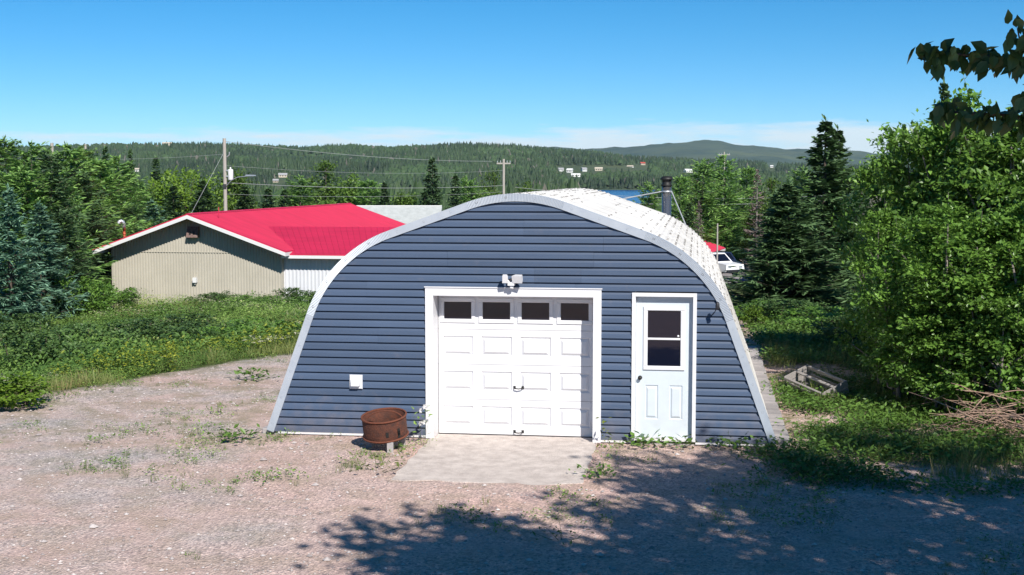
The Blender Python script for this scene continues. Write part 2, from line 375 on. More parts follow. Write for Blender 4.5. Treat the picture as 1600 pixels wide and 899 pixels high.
def axis(lo, hi, step, far_lo, far_hi, g=1.14):
    a = list(np.arange(lo, hi + 1e-6, step)); st = step; p = hi
    while p < far_hi: st *= g; p += st; a.append(p)
    st = step; p = lo; b = []
    while p > far_lo: st *= g; p -= st; b.append(p)
    return np.array(b[::-1] + a)
def grid_mesh(name, xs, ys, zf, mats, smooth=True, attrs=None):
    X, Y = np.meshgrid(xs, ys); Z = zf(X, Y); nx, ny = len(xs), len(ys)
    V = np.stack([X, Y, Z], -1).reshape(-1, 3)
    i = np.arange(ny - 1)[:, None] * nx + np.arange(nx - 1)[None, :]
    F = np.stack([i, i + 1, i + nx + 1, i + nx], -1).reshape(-1, 4)
    at = {k: f(X, Y).ravel() for k, f in (attrs or {}).items()}
    return np_mesh(name, V, F, mats, attrs=at, smooth=smooth)
def greenness(X, Y):
    right = np.clip((X - 3.0) / 1.6, 0, 1) * np.clip((Y - 16.2 - 0.25 * np.abs(X - 5)) / 2.0, 0, 1)
    return np.clip(0.26 + 0.95 * right + 0.25 * np.clip((Y - 17.5) / 3, 0, 1), 0, 1)
gm = grid_mesh('ground', axis(-13, 13, 0.22, -7000, 7000), axis(9, 38, 0.22, -700, 900), hz, ground_material(),
               attrs={'rim': lambda X, Y: np.clip(edge_s(X, Y), -3, 3), 'green': greenness})
tag(link('ground', gm), kind='structure')

def water_material():
    m = mat('bay_water', (0.006, 0.045, 0.16), 0.22, spec=0.3, bump=0.8, bscale=0.25, stretch=(0.25, 1, 1))
    return m
wxs, wys = np.linspace(-6000, 6000, 5), np.linspace(560, 9500, 5)
tag(link('water', grid_mesh('water', wxs, wys, lambda X, Y: X * 0 - 9.0, water_material(), smooth=False)), kind='structure')

SEA = -9.0
# ridge line of the near wooded hill across the bay and of the blue hills behind, as (column, row) read at the ridge distance
RIDGE1 = [(-600, 236), (-200, 232), (0, 231), (120, 226), (200, 223), (280, 223), (330, 222), (400, 225), (480, 230), (545, 226), (605, 229), (660, 226), (735, 223), (800, 226), (860, 231), (920, 235), (1000, 245), (1080, 249), (1160, 251), (1240, 255), (1320, 258), (1500, 256), (2200, 246)]
RIDGE2 = [(-600, 240), (700, 236), (830, 229), (900, 230), (960, 232), (1000, 230), (1040, 225), (1066, 222), (1105, 220), (1140, 225), (1180, 228), (1240, 232), (1275, 236), (1320, 237), (1370, 238), (1500, 236), (2200, 240)]
def ridge_fn(R_, Yr):
    c = np.array([p[0] for p in R_], float); r = np.array([p[1] for p in R_], float)
    xw = (c - 800) / FPX * Yr; zw = CAM_H + (HOR - r) / FPX * Yr
    return lambda X: np.interp(X, xw, zw)
Y1S, Y1R = 1330.0, 2500.0
rf1 = ridge_fn(RIDGE1, Y1R)
def hill1(X, Y):
    xr = X * Y1R / np.maximum(Y, 1)           # follow the valley's fan so spurs run down to the shore
    top = rf1(xr * 0.6 + X * 0.4 * Y1R / Y1R)
    sh = Y1S + (fbm(X * 0.004, X * 0 + 2.0, 21) - 0.5) * 160
    t = np.clip((Y - sh) / (Y1R - sh), -0.2, 1)
    prof = np.where(t > 0, np.maximum(t, 0) ** 0.85, t * 3)
    bumps = (fbm(X * 0.006, Y * 0.006, 31) - 0.47) * 26 * np.clip(t * 4, 0, 1) * np.clip((1 - t) * 5, 0, 1)
    back = np.clip((Y - Y1R) / 900, 0, 1)
    return SEA - 2 + (rf1(X * Y1R / np.maximum(np.minimum(Y, Y1R), 1600)) - SEA + 2 - 9.0) * prof + bumps - back * 60
M['hill_floor'] = mat('hill_floor', (0.030, 0.055, 0.020), 0.95, var=(0.075, 0.095, 0.035), scale=0.02)
M['far_hill'] = mat('far_hill_cover', (0.018, 0.045, 0.030), 0.95, var=(0.075, 0.100, 0.050), scale=0.004, bump=1.0, bscale=0.03, detail=9)
tag(link('hill', grid_mesh('hill', np.linspace(-1900, 2300, 150), np.linspace(1180, 3600, 90), hill1, M['hill_floor'])), kind='structure')
Y2 = 6500.0
rf2 = ridge_fn(RIDGE2, Y2)
def hill2(X, Y):
    t = np.clip((Y - 3600) / (Y2 - 3600), 0, 1)
    return SEA - 3 + (rf2(X * Y2 / np.maximum(np.minimum(Y, Y2), 4600)) + 12) * (t ** 1.3) + (fbm(X * 0.0022, Y * 0.0022, 41, 5) - 0.5) * 60 * np.clip(t * 3, 0, 1) * np.clip((0.93 - t) * 4, 0, 1) + (fbm(X * 0.006, Y * 0.003, 43, 5) - 0.47) * 46 * t * np.clip((Y2 + 300 - Y) / 300, 0, 1) - np.clip((Y - Y2) / 1500, 0, 1) * 120
tag(link('distant_hills', grid_mesh('distant_hills', np.linspace(-3500, 5500, 420), np.linspace(3500, 8400, 120), hill2, M['far_hill'])), kind='structure')

# ---------------------------------------------------------------- far wood on the hill: one mass of small conifers
def stamp(tv, tf, pos, sc, rot, tilt=None):
    """copies of a template (n,3) at pos (N,3), scales (N,3), yaw (N,)"""
    N = len(pos); n = len(tv)
    c, s = np.cos(rot)[:, None], np.sin(rot)[:, None]
    x = tv[None, :, 0] * sc[:, 0:1]; y = tv[None, :, 1] * sc[:, 1:2]; z = tv[None, :, 2] * sc[:, 2:3]
    V = np.stack([x * c - y * s + pos[:, 0:1], x * s + y * c + pos[:, 1:2], z + pos[:, 2:3]], -1)
    F = (tf[None, :, :] + (np.arange(N) * n)[:, None, None])
    return V.reshape(-1, 3), F.reshape(-1, tf.shape[1])
def conifer_template(n=6, tiers=3, seed=1):
    r_ = np.random.default_rng(seed); V = []; F = []
    for k in range(tiers):
        z0 = 0.08 + 0.62 * k / tiers; z1 = min(1.0, z0 + 0.62 - 0.08 * k); rad = 0.5 * (1 - z0) * 0.62
        if k == tiers - 1: z1 = 1.0
        b = len(V)
        for j in range(n):
            a = 2 * math.pi * j / n + k; q = rad * (0.75 + 0.5 * r_.random())
            V.append((q * math.cos(a), q * math.sin(a), z0 + 0.05 * (r_.random() - 0.5)))
        V.append((0.03 * (r_.random() - .5), 0.03 * (r_.random() - .5), z1))
        F += [(b + j, b + (j + 1) % n, b + n) for j in range(n)]
    return np.array(V), np.array(F)
def far_wood(name, label, pts, hts, seed, width=1.0, dead=0.03):
    r_ = np.random.default_rng(seed); Vs, Fs, Ts, o = [], [], [], 0
    leafy = vnoise(pts[:, 0] * 0.011, pts[:, 1] * 0.008, 17) + r_.normal(0, .16, len(pts)) > 0.66
    for q in range(5):
        if q < 4: tv, tf = conifer_template(5, 2, seed * 7 + q); sel = (np.arange(len(pts)) % 4 == q) & ~leafy
        else:
            a_ = np.arange(6) * 1.047; tv = np.concatenate([np.stack([.46 * np.cos(a_), .46 * np.sin(a_), .25 + .06 * np.cos(3 * a_)], -1), np.stack([.34 * np.cos(a_ + .5), .34 * np.sin(a_ + .5), .62 + .05 * np.sin(2 * a_)], -1), [[0.04, 0, .82]]])
            j_ = np.arange(6); n_ = (j_ + 1) % 6; tf = np.concatenate([np.stack([j_, n_, j_ + 6], -1), np.stack([n_, n_ + 6, j_ + 6], -1), np.stack([j_ + 6, n_ + 6, 0 * j_ + 12], -1)]); sel = leafy
        N = sel.sum(); h = hts[sel]; w = h * width * r_.uniform(0.55, 1.1, N)
        V, F = stamp(tv, tf, pts[sel], np.stack([w, w, h], -1), r_.uniform(0, 6.28, N))
        tint = np.where(r_.random(N) < dead, 1.0, np.clip((r_.beta(2, 2.6, N) * .55 + (.3 if q == 4 else 0.0) + 1.1 * (fbm(pts[sel][:, 0] * 0.010, pts[sel][:, 1] * 0.006, 5) - .38)), 0, 0.84))
        Vs.append(V); Fs.append(F + o); Ts.append(np.repeat(tint, len(tv))); o += len(V)
    me = np_mesh(name, np.concatenate(Vs), np.concatenate(Fs), M['forest'], attrs={'tint': np.concatenate(Ts)})
    return tag(link(name, me), label, 'forest', kind='stuff')
N = 42000
Yp = 1290 + (2560 - 1290) * rng.random(N) ** 1.15
Xp = (rng.random(N) * 2000 - 250 - 800) / FPX * Yp
zz = hill1(Xp, Yp); clear = fbm(Xp * 0.009, Yp * 0.009, 77)
keep = (zz > SEA + 0.8)
# cleared ground round the village across the bay
vx = (Xp / Yp * FPX + 800); vr = HOR - (zz - CAM_H) / Yp * FPX
keep &= ~((vx > 868) & (vx < 1014) & (vr > 259) & (vr < 285) & (clear < 0.60))
for px_, row_, w_px in ((876, 268, 10), (890, 270, 11), (899, 276, 14), (912, 268, 10), (935, 267, 12), (984, 263, 12), (1003, 258, 12), (1074, 270, 14), (1204, 262, 8), (443, 277, 13), (432, 285, 9), (216, 268, 8)):
    keep &= ~((np.abs(vx - px_) < w_px) & (vr > row_ - 1.5) & (vr < row_ + 13))
far_wood('hillside_forest', 'dark conifer forest covering the hill across the bay', np.stack([Xp, Yp, zz - 0.5], -1)[keep], rng.uniform(5, 14, keep.sum()), 3, 1.1, .025 + .0)
# the wood on this side of the water, from behind the neighbours down to the shore
N = 5200
Yp = 175 + (640 - 175) * rng.random(N) ** 0.8
Xp = (rng.random(N) * 2000 - 200 - 800) / FPX * Yp
cx = Xp / Yp * FPX + 800
hh = rng.uniform(5, 10.5, N)
top = HOR - (hz(Xp, Yp) + hh - CAM_H) / Yp * FPX
gap = (cx > 905) & (cx < 1025)
keep = np.where(gap, top > 313, top > 268 + 12 * vnoise(cx * 0.02, cx * 0 + 3))
far_wood('shore_wood', 'mixed dark wood on the near shore beyond the buildings', np.stack([Xp, Yp, hz(Xp, Yp) - 0.3], -1)[keep], hh[keep], 4, 1.25, 0.05)
# ---------------------------------------------------------------- the arched hut
TH = math.atan(288 / FPX)
HUT = Vector((0.056, 19.49, 0.0))
hut = thing('quonset_hut', 'arched steel garage hut with slate blue siding and white doors', 'garage', HUT, -TH)
HUT_L = 10.5
def outline(off=0.0, step=0.06, ztop=3.51):
    """right half of the arch from the crown down to the base, offset outwards; (x, z, curved?)"""
    a1, a2 = R(19.7), R(70.0); Ra, Rs = 2.0, 1.95
    P = []
    na = max(2, int(Ra * a1 / step))
    for i in range(na + 1):
        a = a1 * i / na; P.append((Ra * math.sin(a), ztop - Ra + Ra * math.cos(a), a, 1))
    x0, z0 = P[-1][0], P[-1][1]; L1 = 1.25; n1 = max(1, int(L1 / step / 2))
    for i in range(1, n1 + 1):
        t = L1 * i / n1; P.append((x0 + t * math.cos(a1), z0 - t * math.sin(a1), a1, 0))
    x1, z1 = P[-1][0], P[-1][1]; ns = max(2, int(Rs * (a2 - a1) / step))
    cx, cz = x1 - Rs * math.sin(a1), z1 - Rs * math.cos(a1)
    for i in range(1, ns + 1):
        a = a1 + (a2 - a1) * i / ns; P.append((cx + Rs * math.sin(a), cz + Rs * math.cos(a), a, 1))
    x2, z2 = P[-1][0], P[-1][1]; L2 = (z2 - 0.04) / math.sin(a2); n2 = max(1, int(L2 / step / 2))
    for i in range(1, n2 + 1):
        t = L2 * i / n2; P.append((x2 + t * math.cos(a2), z2 - t * math.sin(a2), a2, 0))
    return [(x + off * math.sin(a), z + off * math.cos(a), a, c) for x, z, a, c in P]
def full_outline(off, step=0.06):
    h = outline(off, step); return [(-x, z, -a, c) for x, z, a, c in h[:0:-1]] + h
OUT0 = outline(0.03, 0.03)
_oz = np.array([p[1] for p in OUT0][::-1]); _ox = np.array([p[0] for p in OUT0][::-1])
def half_w(z): return float(np.interp(z, _oz, _ox)) if z < _oz[-1] else 0.0

# siding: each course of each wall bay is a plank of its own
C_H = 0.1143; Z0 = 0.055
OPEN = [(-1.30, 1.215, 2.22), (1.715, 2.585, 2.175)]      # garage, entry (x0, x1, top) behind their frames
PROF = [(0.0, 0.018), (0.0, -0.032), (0.050, -0.027), (0.062, -0.013), (0.096, -0.003), (0.101, 0.016), (C_H + 0.004, 0.018)]
seams = {}
back = MB()
k = 0
while True:
    z0 = Z0 + k * C_H; z1 = z0 + C_H
    if z0 > 3.50: break
    w0, w1 = half_w(z0), half_w(min(z1, 3.538))
    bays = [(-w0, -w1, w0, w1)]
    for ox0, ox1, oz in OPEN:
        if z0 < oz - 0.02:
            nb = []
            for a0, a1, b0, b1 in bays:
                if a0 < ox0 and b0 > ox1: nb += [(a0, a1, ox0, ox0), (ox1, ox1, b0, b1)]
                else: nb.append((a0, a1, b0, b1))
            bays = nb
    pr = random.Random(k // 2)
    cuts = [(-2.2 + 1.22 * ((k // 2) * 2 % 3)) + pr.uniform(-0.25, 0.25), 1.25 + pr.uniform(-0.9, 0.5)]
    pieces = []
    for a0, a1, b0, b1 in bays:
        cs = [c for c in cuts if max(a0, a1) + 0.5 < c < min(b0, b1) - 0.5 and not any(o0 - .1 < c < o1 + .1 and z0 < oz for o0, o1, oz in OPEN)]
        xs = [(a0, a1)] + [(c, c) for c in cs] + [(b0, b1)]
        for q in range(len(xs) - 1): pieces.append((*xs[q], *xs[q + 1], q))
    for a0, a1, b0, b1, q in pieces:
        mb = MB(); dy = -0.0022 * (q % 2); g = 0.0018 if q else 0.0
        L = []; Rr = []
        for pz, py in PROF:
            t = min(1.0, pz / C_H)
            zz_ = z0 + pz
            if zz_ > 3.535: zz_ = 3.535
            L.append((a0 + (a1 - a0) * t + g, py + dy, zz_)); Rr.append((b0 + (b1 - b0) * t, py + dy, zz_))
        n = len(PROF)
        fs = [(i, i + n, i + n + 1, i + 1) for i in range(n - 1)]
        fs += [tuple(range(n)), tuple(range(2 * n - 1, n - 1, -1))]
        mb.add(L + Rr, fs)
        mb.build('siding_plank', M['vinyl'], hut)
        back.add([(a0, 0.022, z0), (b0, 0.022, z0), (b1, 0.022, min(z1, 3.53)), (a1, 0.022, min(z1, 3.53)), (a0, 0.09, z0), (b0, 0.09, z0), (b1, 0.09, min(z1, 3.53)), (a1, 0.09, min(z1, 3.53))],
                 [(0, 1, 2, 3), (7, 6, 5, 4), (0, 4, 5, 1), (3, 2, 6, 7), (0, 3, 7, 4), (1, 5, 6, 2)])
    k += 1
back.build('wall_sheathing', M['grey_wood'], hut)

# edge trim: seven lengths of steel channel, the curved ones crimped
FO = outline(0.0, 0.0105)
def trim_mesh(seg, crimp):
    mb = MB(); vs = []
    w = 0.112; n = len(seg)
    for i, (x, z, a, c) in enumerate(seg):
        d = 0.004 * (1 if i % 2 else -1) if crimp else 0.0
        ix, iz = x, z; oxx, ozz = x + w * math.sin(a), z + w * math.cos(a)
        vs += [(ix, -0.020, iz), (ix, -0.046 + d, iz), (oxx, -0.046 + d, ozz), (oxx, 0.10, ozz)]
    fs = []
    for i in range(n - 1):
        for j in range(3): fs.append((i * 4 + j, i * 4 + j + 1, (i + 1) * 4 + j + 1, (i + 1) * 4 + j))
    fs += [(0, 1, 2, 3), tuple((n - 1) * 4 + j for j in (3, 2, 1, 0))]
    return mb.add(vs, fs)
half = FO
c_idx = [i for i, p in enumerate(half) if p[3] == 0]
i1 = c_idx[0] - 1; i2 = next(i for i in range(i1 + 1, len(half)) if half[i][3] == 1) - 1; i3 = next(i for i in range(i2 + 1, len(half)) if half[i][3] == 0) - 1
mir = lambda S: [(-x, z, -a, c) for x, z, a, c in S][::-1]
crown = mir(half[:i1 + 1])[:-1] + half[:i1 + 1]
segs = [(crown, True)]
for f in (lambda S: S, mir):
    segs += [(f(half[i1:i2 + 1]), False), (f(half[i2:i3 + 1]), True), (f(half[i3:]), False)]
bolt_mb = MB(); bolt_mb.lathe([(0.0, -0.012), (0.009, -0.011), (0.013, -0.004), (0.017, 0.0)], 6, M=Matrix.Rotation(R(90), 4, 'X') @ Matrix.Scale(-1, 4, (0, 0, 1)), smooth=False)
bolt_me = bolt_mb.mesh('bolt', M['bolt'])
for S, cr_ in segs:
    t = trim_mesh(S, cr_).build('edge_trim', M['trim_steel'], hut)
    d = 0; nxt = 0.12
    for i in range(1, len(S)):
        d += math.hypot(S[i][0] - S[i - 1][0], S[i][1] - S[i - 1][1])
        if d > nxt:
            nxt += 0.42; x, z, a, c = S[i]
            link('bolt', bolt_me, t, (x + 0.06 * math.sin(a), -0.047, z + 0.06 * math.cos(a)), (R(180), 0, 0))
# roof: arch panels side by side, ribs round the arch, crimped where they bend
PW = 0.583; NP = 18
ROOF = full_outline(0.045, 0.042)
prof_y = [(0.0, 0.0), (0.05, 0.0), (0.11, 0.055), (0.21, 0.055), (0.27, 0.0), (0.33, 0.0), (0.39, 0.055), (0.49, 0.055), (0.55, 0.0), (PW, 0.0)]
vs, fs = [], []
npf = len(prof_y); i = 0
crimp_rows = []
for i, (x, z, a, c) in enumerate(ROOF):
    d = (0.011 if i % 2 else -0.011) if c else 0.0
    for yy, rr in prof_y:
        o = rr + d * (1.0 if rr > 0 else 0.4); vs.append((x + o * math.sin(a), yy, z + o * math.cos(a)))
for i in range(len(ROOF) - 1):
    for j in range(npf - 1): fs.append((i * npf + j, (i + 1) * npf + j, (i + 1) * npf + j + 1, i * npf + j + 1))
pm = MB().add(vs, fs).mesh('roof_panel', M['roof_steel'])
for k in range(NP): link('roof_panel', pm, hut, (0, 0.012 + k * PW, 0.003 * (k % 2)))
rbv, rbf = MB().lathe([(0.017, 0.0), (0.015, 0.009), (0.0, 0.012)], 6), None  # small dark studs added to imitate shaded crimps on the roof, not real bolts
tv_ = np.array(rbv.v); quad = np.array([f for f in rbf or rbv.f])
Pb = []; Nb = []; dist = 0
RR = full_outline(0.045, 0.042)
for i in range(1, len(RR)):
    dist += math.hypot(RR[i][0] - RR[i - 1][0], RR[i][1] - RR[i - 1][1])
    if dist > 0.115:
        dist = 0; x, z, a, c = RR[i]
        for k in range(NP):
            for yy in ((0.16, 0.44) if c else (0.16,)):
                if random.random() < (1.25 if c else 0.5) * (vnoise(x * 1.7 + 5, yy * 3 + k * .8, 3) - .18): Pb.append((x + 0.062 * math.sin(a), 0.012 + k * PW + yy + random.uniform(-.03, .03), z + 0.062 * math.cos(a))); Nb.append(a)
Pb = np.array(Pb); Nb = np.array(Nb); ca, sa = np.cos(Nb)[:, None], np.sin(Nb)[:, None]
Vb = np.stack([tv_[None, :, 0] * ca + tv_[None, :, 2] * sa + Pb[:, 0:1], tv_[None, :, 1] + Pb[:, 1:2], -tv_[None, :, 0] * sa + tv_[None, :, 2] * ca + Pb[:, 2:3]], -1).reshape(-1, 3)
Fb = (quad[None] + (np.arange(len(Pb)) * len(tv_))[:, None, None]).reshape(-1, quad.shape[1])
tag(link('crimp_shade_dots', np_mesh('crimp_shade_dots', Vb, Fb, M['crimp_shade']), hut), kind='stuff')
# rear wall
rw = MB(); ro = [(x, z) for x, z, a, c in full_outline(0.03, 0.12)]
rw.prism(ro, HUT_L - 0.12, HUT_L - 0.02); rw.build('rear_wall', M['trim_steel'], hut)
# white starter strip and footing under the siding
for a, b in ((-3.60, -1.335), (1.25, 1.69), (2.612, 3.60)):
    st = MB(); st.box(a, b, -0.036, 0.0, 0.022, 0.052); st.build('starter_strip', M['white_paint'], hut)
for a, b in ((-3.66, -1.30), (1.22, 3.62)):
    ft = MB(); ft.box(a, b, -0.012, 0.12, -0.30, 0.021); ft.build('footing', M['block'], hut)
# rows of concrete blocks along both long sides
blk = MB(); blk.bevbox(-0.12, 0.12, -0.197, 0.197, -0.3, 0.0, 0.008)
bm_ = blk.mesh('concrete_block', M['block'])
for sx in (1, -1):
    for k in range(27):
        link('concrete_block', bm_, hut, (sx * (3.835 if sx > 0 else 3.76) + random.uniform(-.008, .008), 0.06 + 0.2 + k * 0.4, (0.115 if sx > 0 else 0.075) + random.uniform(-.008, .008)), (0, 0, random.uniform(-.012, .012)))

# garage door frame and door
fr = MB()
gx0, gx1, gz = -1.335, 1.25, 2.25; tw = 0.118
fr.box(gx0, gx0 + tw, -0.05, 0.0, 0.012, gz - tw); fr.box(gx1 - tw, gx1, -0.05, 0.0, 0.012, gz - tw); fr.box(gx0, gx1, -0.0515, 0.0, gz - tw, gz)
fr.box(gx0 - 0.012, gx1 + 0.012, -0.066, 0.0, gz, gz + 0.014)
fr.box(gx0 + tw - 0.022, gx0 + tw, 0.0, 0.36, 0.012, gz - tw); fr.box(gx1 - tw, gx1 - tw + 0.022, 0.0, 0.36, 0.012, gz - tw); fr.box(gx0 + tw - 0.022, gx1 - tw + 0.022, 0.0, 0.36, gz - tw, gz - tw + 0.022)
fr.build('garage_door_frame', M['white_paint'], hut)
gd = link('garage_door', None, hut, (0, 0.32, 0)); gd.empty_display_size = 0.1
dx0, dx1, dz0 = -1.208, 1.124, 0.026; SH = 0.525
cols = 4; pw = (dx1 - dx0) / cols
handle = MB()
handle.tube([(-0.062, 0, 0.0), (-0.062, -0.028, 0.0), (-0.05, -0.045, -0.008), (0, -0.052, -0.014), (0.05, -0.045, -0.008), (0.062, -0.028, 0.0), (0.062, 0, 0.0)], 0.0085, 8)
handle.box(-0.08, -0.044, -0.004, 0, -0.022, 0.022); handle.box(0.044, 0.08, -0.004, 0, -0.022, 0.022)
hm = handle.mesh('handle', M['black_iron'])
rp = MB()
w_, h_ = pw * 0.80, SH * 0.56
# raised panel: a groove frame with a raised field
rp.add([(-w_/2, 0, -h_/2), (w_/2, 0, -h_/2), (w_/2, 0, h_/2), (-w_/2, 0, h_/2),
        (-w_/2+.022, .026, -h_/2+.022), (w_/2-.022, .026, -h_/2+.022), (w_/2-.022, .026, h_/2-.022), (-w_/2+.022, .026, h_/2-.022),
        (-w_/2+.066, -.006, -h_/2+.062), (w_/2-.066, -.006, -h_/2+.062), (w_/2-.066, -.006, h_/2-.062), (-w_/2+.066, -.006, h_/2-.062)],
       [(0,1,5,4),(1,2,6,5),(2,3,7,6),(3,0,4,7),(4,5,9,8),(5,6,10,9),(6,7,11,10),(7,4,8,11),(8,9,10,11)])
rpm = rp.mesh('raised_panel', M['white_clean'])
for r_ in range(4):
    z0, z1 = dz0 + r_ * SH + 0.002, dz0 + (r_ + 1) * SH - 0.003
    sec = MB(); ph, pwid = (SH * 0.56, pw * 0.80) if r_ < 3 else (SH * 0.66, pw * 0.86)
    zc = (z0 + z1) / 2 + (0.012 if r_ < 3 else 0.02)
    za, zb = zc - ph / 2, zc + ph / 2
    sec.box(dx0, dx1, 0, 0.04, z0, za); sec.box(dx0, dx1, 0, 0.04, zb, z1)
    for c in range(cols):
        xc = dx0 + (c + 0.5) * pw; xa, xb = xc - pwid / 2, xc + pwid / 2
        sec.box(dx0 + c * pw, xa, 0, 0.04, za, zb); sec.box(xb, dx0 + (c + 1) * pw, 0, 0.04, za, zb)
        if r_ < 3: link('raised_panel', rpm, gd, (xc, 0, zc))
        else:
            wf = MB(); q = 0.045
            for A in ((xa - .015, xb + .015, za - .015, za + q), (xa - .015, xb + .015, zb - q, zb + .015)): wf.bevbox(A[0], A[1], -0.018, 0.006, A[2], A[3], 0.008)
            for A in ((xa - .015, xa + q, za + q, zb - q), (xb - q, xb + .015, za + q, zb - q)): wf.bevbox(A[0], A[1], -0.0175, 0.006, A[2], A[3], 0.008)
            wf.build('window_frame', M['white_paint'], gd)
            pn = MB(); pn.box(xa + q - .004, xb - q + .004, 0.002, 0.008, za + q - .004, zb - q + .004); pn.build('window_pane', M['glass'], gd)
    sec.build('door_section', M['white_paint'], gd)
link('handle', hm, gd, (0.0, 0, dz0 + SH * 1.36)); link('handle', hm, gd, (0.0, 0, dz0 + 0.05))
sl = MB(); sl.box(dx0, dx1, -0.004, 0.036, 0.006, dz0 - 0.002); sl.build('bottom_seal', M['dark_plastic'], gd)

# entry door
ef = MB(); x0, x1, ez0, ez1 = 1.69, 2.612, 0.06, 2.206
ef.box(x0, x0 + .052, -0.048, 0, ez0, ez1 - .052); ef.box(x1 - .052, x1, -0.048, 0, ez0, ez1 - .052); ef.box(x0, x1, -0.0495, 0, ez1 - .052, ez1)
ef.box(x0 + .035, x0 + .0535, 0, 0.12, ez0, ez1 - .054); ef.box(x1 - .0535, x1 - .035, 0, 0.12, ez0, ez1 - .054); ef.box(x0 + .0535, x1 - .0535, 0, 0.12, ez1 - .0535, ez1 - .035)
ef.box(x0 + .052, x1 - .052, -0.04, 0.12, ez0, ez0 + .035)
ef.build('entry_door_frame', M['white_paint'], hut)
ed = link('entry_door', None, hut, (0, 0.055, 0)); ed.empty_display_size = 0.1
sx0, sx1, sz0, sz1 = x0 + .056, x1 - .056, ez0 + .038, ez1 - .057
sw = sx1 - sx0; scx = (sx0 + sx1) / 2
wx0, wx1, wz0, wz1 = sx0 + 0.125, sx1 - 0.13, 1.10, 1.985
slab = MB(); slab.box(sx0, wx0, 0, .045, wz0, wz1); slab.box(wx1, sx1, 0, .045, wz0, wz1); slab.box(sx0, sx1, 0, .045, wz1, sz1)
pz0, pz1 = 0.36, 0.86; pxs = [(sx0 + 0.135, sx0 + 0.325), (sx1 - 0.325, sx1 - 0.135)]
slab.box(sx0, sx1, 0, .045, sz0, pz0); slab.box(sx0, sx1, 0, .045, pz1, wz0)
slab.box(sx0, pxs[0][0], 0, .045, pz0, pz1); slab.box(pxs[0][1], pxs[1][0], 0, .045, pz0, pz1); slab.box(pxs[1][1], sx1, 0, .045, pz0, pz1)
slab.build('door_slab', M['door_paint'], ed)
for a, b in pxs:
    q = MB(); w2, h2 = b - a, pz1 - pz0
    q.add([(a, 0, pz0), (b, 0, pz0), (b, 0, pz1), (a, 0, pz1), (a+.018, .014, pz0+.018), (b-.018, .014, pz0+.018), (b-.018, .014, pz1-.018), (a+.018, .014, pz1-.018),
           (a+.042, -.004, pz0+.05), (b-.042, -.004, pz0+.05), (b-.042, -.004, pz1-.05), (a+.042, -.004, pz1-.05)],
          [(0,1,5,4),(1,2,6,5),(2,3,7,6),(3,0,4,7),(4,5,9,8),(5,6,10,9),(6,7,11,10),(7,4,8,11),(8,9,10,11)])
    q.build('raised_panel', M['door_paint'], ed)
wf = MB(); e = 0.042
wf.bevbox(wx0 - .02, wx1 + .02, -.022, .004, wz0 - .02, wz0 + e, .008); wf.bevbox(wx0 - .02, wx1 + .02, -.022, .004, wz1 - e, wz1 + .02, .008)
wf.bevbox(wx0 - .02, wx0 + e, -.0215, .004, wz0 + e, wz1 - e, .008); wf.bevbox(wx1 - e, wx1 + .02, -.0215, .004, wz0 + e, wz1 - e, .008)
zm = wz0 + (wz1 - wz0) * 0.49
wf.bevbox(wx0 + e, wx1 - e, -.014, .004, zm - .016, zm + .016, .006)
wfo = wf.build('window_frame', M['white_paint'], ed)
for za, zb, yy in ((wz0 + e - .003, zm - .013, 0.006), (zm + .013, wz1 - e + .003, 0.003)):
    p = MB(); p.box(wx0 + e - .003, wx1 - e + .003, yy, yy + .006, za, zb); p.build('window_pane', M['glass'], ed)
lt = MB(); lt.lathe([(0, -.012), (.014, -.012), (.016, -.006), (.016, 0.006)], 12, M=Matrix.Translation((wx1 - .075, -.006, zm + .045)) @ Matrix.Rotation(R(-90), 4, 'X')); lt.build('sash_latch', M['white_paint'], ed)
kb = MB(); kb.lathe([(0.0, .066), (.02, .064), (.028, .052), (.026, .038), (.012, .03), (.011, .012), (.03, .008), (.032, 0.0)], 16, M=Matrix.Translation((sx0 + .062, 0, 0.965)) @ Matrix.Rotation(R(90), 4, 'X')); kb.build('door_knob', M['black_iron'], ed)

# stove pipe behind the rear wall, braced to the roof
ch = link("chimney", None, hut, (1.93, HUT_L + 0.28, 0)); ch.empty_display_size = 0.1
cp = MB(); cp.lathe([(0.0, 1.2), (0.104, 1.2), (0.104, 2.0), (0.108, 2.0), (0.108, 2.86), (0.104, 2.861), (0.104, 3.66), (0.0, 3.66)], 24); cp.build('flue_pipe', M['stainless'], ch)
cc = MB(); cc.lathe([(0.09, 3.66), (0.125, 3.665), (0.13, 3.69), (0.10, 3.70), (0.10, 3.80), (0.15, 3.805), (0.153, 3.82), (0.10, 3.875), (0.0, 3.885)], 24); cc.build('rain_cap', M['black_iron'], ch)
cb = MB(); cb.lathe([(0.104, 3.52), (0.118, 3.52), (0.118, 3.56), (0.104, 3.56)], 24); cb.build('brace_collar', M['galv'], ch)
for ex_, ez_, ey_ in ((-1.10, 3.36, -0.75), (0.44, 2.80, -0.55)):
    b_ = MB(); b_.tube([(0.11 * (1 if ex_ > 0 else -1), -0.02, 3.54), (ex_, ey_, ez_)], 0.014, 8); b_.build('brace_rod', M['galv'], ch)

